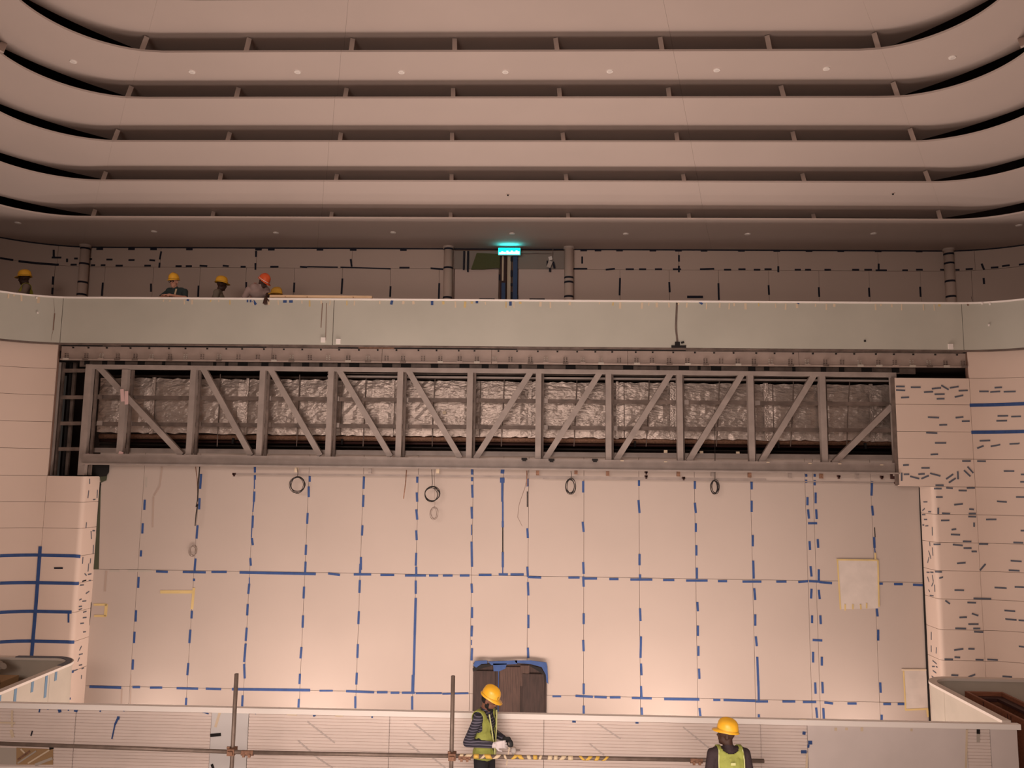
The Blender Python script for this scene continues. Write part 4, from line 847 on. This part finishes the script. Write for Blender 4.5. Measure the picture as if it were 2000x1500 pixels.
# ================================================================== PEOPLE
def capsule(bm, p0, p1, r0, r1, n=12):
    t = bmesh.new(); vs = []
    for p, r in ((V(p0), r0), (V(p1), r1)):
        for i in range(1, 8):
            th = math.pi*i/8
            for j in range(n): ph = 2*math.pi*j/n; vs.append(t.verts.new(p+V((math.sin(th)*math.cos(ph), math.sin(th)*math.sin(ph), math.cos(th)))*r))
        vs.append(t.verts.new(p+V((0, 0, r)))); vs.append(t.verts.new(p-V((0, 0, r))))
    bmesh.ops.convex_hull(t, input=t.verts); me = D.meshes.new('t'); t.to_mesh(me); t.free(); bm.from_mesh(me); D.meshes.remove(me)
def ellip(bm, c, r, rot=None):
    t = bmesh.new(); bmesh.ops.create_uvsphere(t, u_segments=16, v_segments=10, radius=1.0)
    mt_ = Matrix.Translation(V(c)) @ (Euler(rot).to_matrix().to_4x4() if rot else Matrix()) @ Matrix.Diagonal((*r, 1))
    bmesh.ops.transform(t, matrix=mt_, verts=t.verts); me = D.meshes.new('t'); t.to_mesh(me); t.free(); bm.from_mesh(me); D.meshes.remove(me)
def blob(name, prims, vox, mt, parent, xf, cut=None, it=4):
    bm = bmesh.new()
    for p in prims:
        if p[0] == 'c': capsule(bm, *p[1:])
        else: ellip(bm, *p[1:])
    me = D.meshes.new(name); bm.to_mesh(me); bm.free()
    o = D.objects.new('tmp', me); COL.objects.link(o)
    r = o.modifiers.new('r', 'REMESH'); r.mode = 'VOXEL'; r.voxel_size = vox
    sm = o.modifiers.new('s', 'SMOOTH'); sm.iterations = it; sm.factor = .5
    dg = bpy.context.evaluated_depsgraph_get(); nm = D.meshes.new_from_object(o.evaluated_get(dg)); D.objects.remove(o); D.meshes.remove(me)
    if cut:
        bm = bmesh.new(); bm.from_mesh(nm); bmesh.ops.delete(bm, geom=[f for f in bm.faces if cut(f.calc_center_median())], context='FACES')
        gm = bmesh.ops.solidify(bm, geom=bm.faces[:], thickness=.008); bm.to_mesh(nm); bm.free()
    nm.name = name; nm.transform(xf)
    for p in nm.polygons: p.use_smooth = True
    nm.materials.clear(); return link_mesh(name, nm, mt, parent)
def meshx(name, mb, mt, parent, xf, smooth=True):
    mb.v = [xf @ V(v) for v in mb.v]; return mb.build(name, mt, parent, smooth)
def helmet(parent, xf, mt, stripe=None, label=None):
    n, m_ = 28, 9; vs = []; fs = []
    def rad(ph, u):                      # ph 0 = forward
        f = math.cos(ph); base = 1/math.sqrt((math.cos(ph)/.148)**2+(math.sin(ph)/.122)**2); return base
    prof = [(1.0, 0.), (1.0, .03), (.97, .06), (.90, .09), (.78, .115), (.6, .136), (.4, .148), (.2, .154)]
    for k, z in prof:
        for i in range(n):
            ph = 2*math.pi*i/n; r = rad(ph, 0)*k; vs.append(V((r*math.sin(ph), r*math.cos(ph), z+(.012*math.exp(-(r*math.sin(ph)/.025)**2) if k < .95 else 0))))
    for a in range(len(prof)-1):
        for i in range(n): fs.append((a*n+i, a*n+(i+1) % n, (a+1)*n+(i+1) % n, (a+1)*n+i))
    vs.append(V((0, 0, .168))); top = len(vs)-1; a = (len(prof)-1)*n
    for i in range(n): fs.append((a+i, a+(i+1) % n, top))
    # brim, longer at the front
    b0 = len(vs)
    for i in range(n):
        ph = 2*math.pi*i/n; e = .018+.05*max(0, math.cos(ph))**2; r = rad(ph, 0)+e; vs.append(V((r*math.sin(ph), r*math.cos(ph), -.012-.012*max(0, math.cos(ph))**2)))
    for i in range(n): fs.append((b0+i, b0+(i+1) % n, (i+1) % n, i))
    b1 = len(vs)
    for i in range(n):
        p = vs[b0+i]; vs.append(V((p.x*.98, p.y*.98, p.z-.006)))
    for i in range(n): fs.append((b1+i, b1+(i+1) % n, b0+(i+1) % n, b0+i))
    b2 = len(vs)
    for i in range(n):
        p = vs[i]; vs.append(V((p.x*.95, p.y*.95, -.004)))
    for i in range(n): fs.append((b2+i, b2+(i+1) % n, b1+(i+1) % n, b1+i))
    mb = MB(); mb.add(vs, fs); o = meshx('hard_hat', mb, mt, parent, xf)
    st = MB(); k = 1.012
    st.add([V((vs[i].x*k, vs[i].y*k, .004)) for i in range(n)]+[V((vs[i].x*k, vs[i].y*k, .016)) for i in range(n)], [(i, (i+1) % n, n+(i+1) % n, n+i) for i in range(n)])
    meshx('hat_band', st, stripe or mat('hat_band_dark_yellow', (.55, .30, .02), .5), o, xf); 
    if label: tag(o, label)
    return o
M_HY = mat('yellow_hard_hat', (.88, .47, .03), .35, spec=.5); M_HO = mat('orange_red_hard_hat', (.75, .12, .035), .4); M_HW = mat('white_stripe', (.75, .70, .65), .5)
M_LIME = mat('lime_vest', (.33, .36, .085), .8, bump=.3, bscale=18); M_TRIM = mat('pale_vest_trim', (.58, .60, .27), .7)
M_SHIRT1 = None
def striped(name, c1, c2, sc):
    mt = D.materials.new(name); mt.use_nodes = True; nt = mt.node_tree; b = nt.nodes['Principled BSDF']; b.inputs['Roughness'].default_value = .85
    g = nt.nodes.new('ShaderNodeTexCoord'); wv_ = nt.nodes.new('ShaderNodeTexWave'); wv_.bands_direction = 'Z'; wv_.inputs['Scale'].default_value = sc; wv_.inputs['Distortion'].default_value = 1.5; wv_.inputs['Detail'].default_value = 1
    r = nt.nodes.new('ShaderNodeValToRGB'); r.color_ramp.elements[0].color = (*c1, 1); r.color_ramp.elements[1].color = (*c2, 1); r.color_ramp.elements[0].position = .72; r.color_ramp.elements[1].position = .9
    nt.links.new(g.outputs['Object'], wv_.inputs['Vector']); nt.links.new(wv_.outputs['Fac'], r.inputs['Fac']); nt.links.new(r.outputs['Color'], b.inputs['Base Color']); return mt
M_STR = striped('navy_striped_cloth', (.028, .026, .042), (.16, .15, .20), 9.)
M_DARK = mat('dark_brown_shirt', (.045, .030, .034), .85, bump=.3, bscale=20); M_TROU = mat('black_trousers', (.022, .022, .026), .85, bump=.2, bscale=15)
SK_D = mat('dark_skin', (.055, .026, .018), .55); SK_M = mat('brown_skin', (.19, .085, .055), .55); SK_L = mat('light_skin', (.52, .27, .19), .55); M_HAIR = mat('black_hair', (.012, .010, .010), .8)
M_GLOVE = mat('white_glove', (.72, .66, .66), .8); M_GLOVB = mat('black_glove', (.03, .03, .032), .7); M_EYE = mat('eye', (.02, .015, .012), .3)
def head_prims(c, rot, s=1.):
    Rm = Euler(rot).to_matrix(); q = lambda v: V(c)+Rm @ (V(v)*s)
    return [('e', q((0, 0, .03)), (.076*s, .094*s, .088*s), rot), ('e', q((0, .025, -.055)), (.058*s, .068*s, .062*s), rot), ('c', q((0, .085, .012)), q((0, .103, -.022)), .011*s, .016*s), ('e', q((0, .062, -.098)), (.028*s, .026*s, .02*s), rot), ('e', q((0, .088, -.058)), (.026*s, .012*s, .012*s), rot),
            ('e', q((.077, -.008, -.012)), (.012*s, .022*s, .034*s), rot), ('e', q((-.077, -.008, -.012)), (.012*s, .022*s, .034*s), rot), ('e', q((0, .082, .03)), (.055*s, .014*s, .012*s), rot)], q
def head_extra(root, q, xf, eyes=True):
    if eyes:
        for sx in (-1, 1):
            c = q((sx*.032, .086, .008)); mb = MB(); bm = bmesh.new(); bmesh.ops.create_uvsphere(bm, u_segments=8, v_segments=6, radius=.0115); bmesh.ops.translate(bm, verts=bm.verts, vec=c); me = D.meshes.new('eye'); bm.to_mesh(me); bm.free(); me.transform(xf); link_mesh('eye', me, M_EYE, root)
def hand_prims(w, d, side, palm_n, s=1., curl=.5, spread=.0):
    """palm from wrist w along d, five bent fingers; palm_n = direction the palm faces"""
    d = V(d).normalized(); n = V(palm_n); n = (n-d*n.dot(d)).normalized(); a = d.cross(n)*side; w = V(w); pr = []
    k = w+d*.085*s
    for i in (-1.5, -.5, .5, 1.5): pr.append(('c', w+a*i*.010*s, k+a*i*.019*s, .017*s, .0135*s))
    for i, L in zip((-1.5, -.5, .5, 1.5), (.068, .080, .074, .056)):
        b0 = k+a*i*.019*s; dd_ = (d+a*i*spread).normalized(); p1 = b0+(dd_*math.cos(curl*.6)+n*math.sin(curl*.6))*L*.45*s; p2 = p1+(dd_*math.cos(curl*1.5)+n*math.sin(curl*1.5))*L*.35*s; p3 = p2+(dd_*math.cos(curl*2.1)+n*math.sin(curl*2.1))*L*.28*s
        pr += [('c', b0, p1, .0105*s, .0095*s), ('c', p1, p2, .0095*s, .0088*s), ('c', p2, p3, .0088*s, .0075*s)]
    t0 = w+d*.022*s-a*.022*s; t1 = t0+(d*.6-a*.8+n*.3).normalized()*.045*s; t2 = t1+(d*.9-a*.25+n*.45).normalized()*.035*s
    return pr+[('c', t0, t1, .014*s, .0115*s), ('c', t1, t2, .0115*s, .009*s)]
def arm_prims(sh, el, wr, g=0.): return [('c', sh, el, .052+g, .041+g), ('c', el, wr, .041+g, .028+g)]
def torso_prims(g=0., lean=0., tw=1.):
    f = lambda z: lean*(z-.92)
    return [('e', (0, f(.95), .95), (.165*tw+g, .115+g, .13)), ('e', (0, f(1.12)+.005, 1.12), (.155*tw+g, .112+g, .17)), ('e', (0, f(1.3), 1.30), (.172*tw+g, .115+g, .15)), ('c', (-.135*tw, f(1.4)-.005, 1.405), (.135*tw, f(1.4)-.005, 1.405), .066+g, .066+g), ('c', (0, f(1.42), 1.42), (0, f(1.5)+.01, 1.48), .075+g*.4, .06)]
def person(loc, face_deg, label, skin, pose, shirt, vest, trouser, hat, hat_stripe=None, vox=.012, lean=0., head_c=(0, .03, 1.60), head_rot=(0, 0, 0), sleeve='long', hands=None, group=None, s=1., eyes=True, tw=1., vest_cut=None, trim=True, hat_label=None, legs=True, vest_label=None):
    root = empty('person', loc, label, 'person', group)
    xf = Matrix.Translation(V(loc)) @ Matrix.Rotation(math.radians(face_deg), 4, 'Z') @ Matrix.Scale(s, 4)
    hp, q = head_prims(head_c, head_rot); f = lambda z: lean*(z-.92)
    neck = [('c', (0, f(1.44), 1.43), q((0, -.02, -.06)), .056, .052)]
    body = hp+neck+torso_prims(0, lean, tw)
    for k in ('R', 'L'):
        sh, el, wr = pose[k]; body += arm_prims(sh, el, wr)
        hd = (hands or {}).get(k)
        if hd: body += hand_prims(wr, hd[0], 1 if k == 'R' else -1, hd[1], 1., hd[2], hd[3])
    if legs:
        for sx in (-1, 1): body += [('c', (sx*.095, 0, .88), (sx*.105, .02, .48), .085, .06), ('c', (sx*.105, .02, .48), (sx*.11, -.01, .09), .058, .04), ('c', (sx*.11, -.04, .045), (sx*.115, .12, .035), .042, .034)]
    blob('body', body, vox if not hands else min(vox, .009), skin, root, xf)
    if shirt is not None:
        pr = torso_prims(.014, lean, tw)
        for k in ('R', 'L'):
            sh, el, wr = pose[k]
            if sleeve == 'long': pr += arm_prims(sh, el, V(el).lerp(V(wr), .93), .013)
            else: pr += [('c', sh, V(sh).lerp(V(el), .7), .066, .060)]
        zc_ = 1.475
        blob('shirt', pr, vox, shirt, root, xf, it=3)
    if trouser is not None and legs:
        pr = [('e', (0, f(.93), .93), (.172, .128, .10))]
        for sx in (-1, 1): pr += [('c', (sx*.095, 0, .88), (sx*.105, .02, .48), .097, .075), ('c', (sx*.105, .02, .48), (sx*.11, -.01, .10), .072, .058)]
        blob('trousers', pr, vox, trouser, root, xf)
        for sx in (-1, 1): blob('boot', [('c', (sx*.11, -.05, .05), (sx*.115, .13, .045), .05, .045), ('c', (sx*.11, -.03, .06), (sx*.11, -.02, .16), .05, .055)], .014, M_TROU, root, xf)
    if vest is not None:
        vc = vest_cut
        v = blob('vest', torso_prims(.030, lean, tw)+[('c', (-.15*tw, f(1.4), 1.40), (.15*tw, f(1.4), 1.40), .085, .085)], vox, vest, root, xf, cut=vc, it=3)
        if vest_label: tag(v, vest_label)
    hm = Matrix.Translation(q((0, -.005, .055))) @ Euler(head_rot).to_matrix().to_4x4()
    hm = hm @ Matrix.Diagonal((.84, .84, .88, 1))
    h = helmet(root, xf @ hm, hat, hat_stripe, hat_label)
    head_extra(root, q, xf, eyes)
    return root, xf, q, hm
def vcut(neck=.10, vee=0., arm=.155, bottom=.90, lean=0., back_vee=0.):
    def c(p):
        y = p.y-lean*(p.z-.92)
        if p.z < bottom: return True
        if p.z > 1.52: return True
        if abs(p.x) > arm and p.z > 1.10: return True
        if abs(p.x) < neck and p.z > 1.50-.075*math.sqrt(1-(p.x/neck)**2): return True
        if vee and y > 0 and abs(p.x) < .012+max(0, (p.z-1.02))*vee: return True
        if back_vee and y < 0 and p.z > 1.36 and abs(p.x) < (p.z-1.36)*back_vee: return True
        return False
    return c
# ---- nearest worker, in profile, looking down at the tape measure in his hands
p1 = PY(947, 1440, 10.62); L1 = (p1.x, p1.y, 0)
r1, xf1, q1, hm1 = person(L1, -90-24, 'worker in yellow hard hat, lime vest and striped dark shirt, looking down at his hands', SK_M,
    {'R': ((.195, 0, 1.40), (.235, -.13, 1.115), (.12, .185, 1.10)), 'L': ((-.195, .01, 1.40), (-.25, -.02, 1.13), (-.055, .25, 1.13))}, M_STR, M_LIME, M_TROU, M_HY,
    vox=.011, lean=-.03, head_c=(0, .055, 1.595), head_rot=(-.42, 0, .12), vest_cut=vcut(.075, .21, .172, .885, -.03), sleeve='long', s=1.035)
blob('beard', [('e', q1((0, .045, -.082)), (.05, .05, .042), (-.42, 0, 0)), ('e', q1((.055, .01, -.05)), (.016, .032, .045), (-.42, 0, 0)), ('e', q1((-.055, .01, -.05)), (.016, .032, .045), (-.42, 0, 0))], .009, M_HAIR, r1, xf1)
blob('hair', [('e', q1((0, -.035, .0)), (.079, .072, .065), (-.42, 0, 0))], .010, M_HAIR, r1, xf1)
blob('white_glove', hand_prims((.115, .19, 1.10), (-.35, .9, .1), 1, (-.8, -.3, -.3), 1.12, .55, .12)+[('c', (.13, .165, 1.10), (.112, .2, 1.10), .036, .034)], .006, M_GLOVE, r1, xf1)
blob('black_glove', hand_prims((-.055, .25, 1.13), (.25, .93, .1), -1, (.85, -.2, -.3), 1.1, .6, .08)+[('c', (-.065, .235, 1.13), (-.05, .265, 1.13), .034, .033)], .006, M_GLOVB, r1, xf1)
b_ = MB(); ring_ = [V((.118*math.sin(i*math.pi/12)*1.08, .0, 0)) for i in range(24)]
for sx in (-1, 1):
    pts = [(sx*(.014+max(0, z-1.02)*.21 if z < 1.44 else .105), .0, z) for z in (.90, 1.02, 1.15, 1.28, 1.40, 1.455)]
    path3 = []
    for x_, _, z in pts:
        a_ = .172+.030 if z > 1.2 else .16+.03; rx = a_; ry = .115+.034; yy = ry*math.sqrt(max(.05, 1-(x_/rx)**2))-.03*(z-.92); path3.append((x_, yy, z))
    meshx('vest_trim', MB().tube(path3, .009, 6), M_TRIM, r1, xf1)
mz = xf1 @ V((.02, .37, 1.115))
tm = empty('tape_measure', mz-V((0, 0, .30)), 'black tape measure with pale hanging strap held in the gloved hands', 'tape measure')
t_ = MB(); t_.tube([(-.022, 0, 0), (.022, 0, 0)], .042, 18); t_.v = [Matrix.Rotation(math.radians(30), 3, 'Z') @ v+mz for v in t_.v]; t_.build('case', M_GLOVB, tm, True)
t_ = MB(); t_.tube([(-.024, 0, 0), (.024, 0, 0)], .02, 14); t_.v = [Matrix.Rotation(math.radians(30), 3, 'Z') @ v+mz for v in t_.v]; t_.build('hub', M_STEEL, tm, True)
MB().bar(mz+V((-.01, -.02, -.03)), mz+V((-.045, -.03, -.26)), .014, .004).build('strap', M_PALE, tm)
hb = MB(); hb.frame((0, 0, 0), (.0, .018, 0), (0, 0, .02), (.0015, 0, 0)); hb.v = [Matrix.Translation(V((.055, .125, .05))) @ Matrix.Rotation(-1.1, 4, 'Z') @ v for v in hb.v]; meshx('hat_badge', hb, M_STEELD, r1, xf1 @ hm1, False)
# ---- second near worker, seen from behind, face turned aside
p2 = PY(1423, 1450, 9.55); L2 = (p2.x, p2.y, 0)
r2, xf2, q2, hm2 = person(L2, 4, 'worker seen from behind in yellow hard hat and lime vest, head turned aside', SK_D,
    {'R': ((.195, 0, 1.40), (.245, -.03, 1.12), (.21, .17, .98)), 'L': ((-.195, .0, 1.40), (-.25, .0, 1.12), (-.20, .19, 1.0))}, M_DARK, M_LIME, M_TROU, M_HY,
    vox=.011, head_c=(-.01, .03, 1.60), head_rot=(.10, .04, 1.2), vest_cut=vcut(.105, .0, .147, .80, 0., .0), tw=1.0)
blob('glove', hand_prims((.21, .17, .98), (-.3, .8, -.4), 1, (-.8, -.2, -.4), 1.1, .5, .1), .007, M_GLOVE, r2, xf2)
blob('glove', hand_prims((-.20, .19, 1.0), (.3, .8, -.4), -1, (.8, -.2, -.4), 1.1, .5, .1), .007, M_GLOVE, r2, xf2)
lb_ = MB(); lb_.frame((.0, -.158, 1.335), (.028, 0, 0), (0, .001, .003), (0, 0, .012)); meshx('vest_label', lb_, M_TRIM, r2, xf2, False)
for sx in (-1, 1):
    pts = [(sx*.150, -.105, 1.12), (sx*.150, -.105, 1.25), (sx*.150, -.10, 1.36), (sx*.140, -.08, 1.46), (sx*.135, -.01, 1.49)]
    meshx('vest_trim', MB().tube(pts, .008, 6), M_TRIM, r2, xf2)
# ---- four workers on the balcony
GB = 'workers standing behind the balcony parapet'
M_GSH = mat('grey_olive_shirt', (.20, .17, .13), .85); M_TEAL = mat('dark_teal_shirt', (.035, .055, .058), .85); M_PINK = mat('pinkish_grey_shirt', (.36, .27, .25), .85); M_OV = mat('orange_pink_vest', (.55, .19, .13), .8); M_DVEST = mat('dull_lime_vest', (.42, .42, .06), .8); M_GSH2 = mat('warm_grey_shirt', (.24, .19, .16), .85)
ZR = Z_B1+.035
def bperson(x, yhat, Yp, face, *a, **k):
    top = PY(x, yhat, Yp); s_ = (top.z-Z_BF)/(k.pop('htop'))
    return person((top.x, top.y, Z_BF), face, *a, s=s_, group=GB, legs=True, **k)
zrl = lambda s_: (ZR-Z_BF)/s_
ra, xfa, qa, _ = bperson(53, 526.5, 14.85+.62, 128, 'dark-skinned worker in yellow hard hat with lime vest straps at the curved parapet end', SK_D,
    {'R': ((.195, 0, 1.40), (.29, .05, 1.13), (.34, .20, 1.08)), 'L': ((-.195, .0, 1.40), (-.36, .05, 1.22), (-.50, .16, 1.19))}, M_GSH2, M_DVEST, M_TROU, M_HY, htop=1.80, head_c=(0, .03, 1.60), head_rot=(-.12, 0, -.35), vest_cut=vcut(.085, .26, .165, .9), eyes=True, vox=.013, hands={'L': ((-.5, .8, -.1), (0, 0, -1), .3, .1)})
rb, xfb, qb, hmb = bperson(347, 536, 15.32, 180-6, 'light-skinned worker in glasses and dark teal shirt, forearms folded on the parapet', SK_L,
    {'R': ((.20, .02, 1.37), (.28, .14, 1.235), (.03, .26, 1.255)), 'L': ((-.20, .02, 1.40), (-.28, .13, 1.235), (-.02, .30, 1.27))}, M_TEAL, None, M_TROU, M_HY, htop=1.78, head_c=(.01, .10, 1.59), head_rot=(-.18, .05, .0), lean=.10, sleeve='short', vox=.012, hands={'R': ((-1, .1, 0), (0, 0, -1), .2, .08), 'L': ((1, .05, 0), (0, 0, -1), .2, .08)})
gl = MB()
for sx in (-1, 1):
    c = qb((sx*.034, .106, .008)); gl.tube([c+V((.026*math.cos(i*math.pi/6), .0, .02*math.sin(i*math.pi/6))) for i in range(13)], .004, 5, False)
gl.tube([qb((-.01, .108, .012)), qb((.01, .108, .012))], .004, 5); meshx('glasses', gl, M_BLACK, rb, xfb)
meshx('neck_strap', MB().bar((-.085, .15, 1.43), (-.06, .19, 1.20), .035, .006, (0, 1, 0)), M_TC, rb, xfb, False)
rc, xfc, qc, _ = bperson(429, 539, 15.75, -78, 'dark-skinned worker in yellow hard hat and grey shirt looking along the balcony', SK_D,
    {'R': ((.195, 0, 1.40), (.24, -.03, 1.12), (.2, .1, .92)), 'L': ((-.195, .0, 1.40), (-.24, -.03, 1.12), (-.2, .12, .95))}, M_GSH, None, M_TROU, M_HY, htop=1.79, head_c=(0, .045, 1.60), head_rot=(-.08, 0, .25), vox=.013, sleeve='short')
rd, xfd, qd, _ = bperson(503, 537, 15.36, -128, 'worker in orange-red hard hat with white stripe, arm hanging over the parapet', SK_D,
    {'R': ((.19, .02, 1.36), (.30, .02, 1.12), (.26, .14, 1.10)), 'L': ((-.16, .10, 1.40), (-.03, .36, 1.235), (.10, .50, 1.145))}, M_PINK, M_OV, M_TROU, M_HO, hat_stripe=M_HW, htop=1.70, head_c=(-.02, .17, 1.52), head_rot=(-.62, 0, .35), lean=.24, vest_cut=vcut(.09, .75, .13, .92, .24), vox=.012, sleeve='short', hands={'L': ((.35, .35, -.9), (-.6, -.6, 0), .25, .16)})
# ---- spare hard hat left on the balcony rail
hp_ = PY(540, 574.6, 15.0); sh = empty('hard_hat', hp_, 'dull yellow hard hat left lying on the balcony rail near the pale plank', 'hard hat')
hh = helmet(sh, Matrix.Translation(hp_+V((0, 0, .02))) @ Matrix.Rotation(1.4, 4, 'Z') @ Matrix.Scale(.8, 4), mat('dull_yellow_hat', (.45, .25, .03), .5)); hh.name = 'shell'
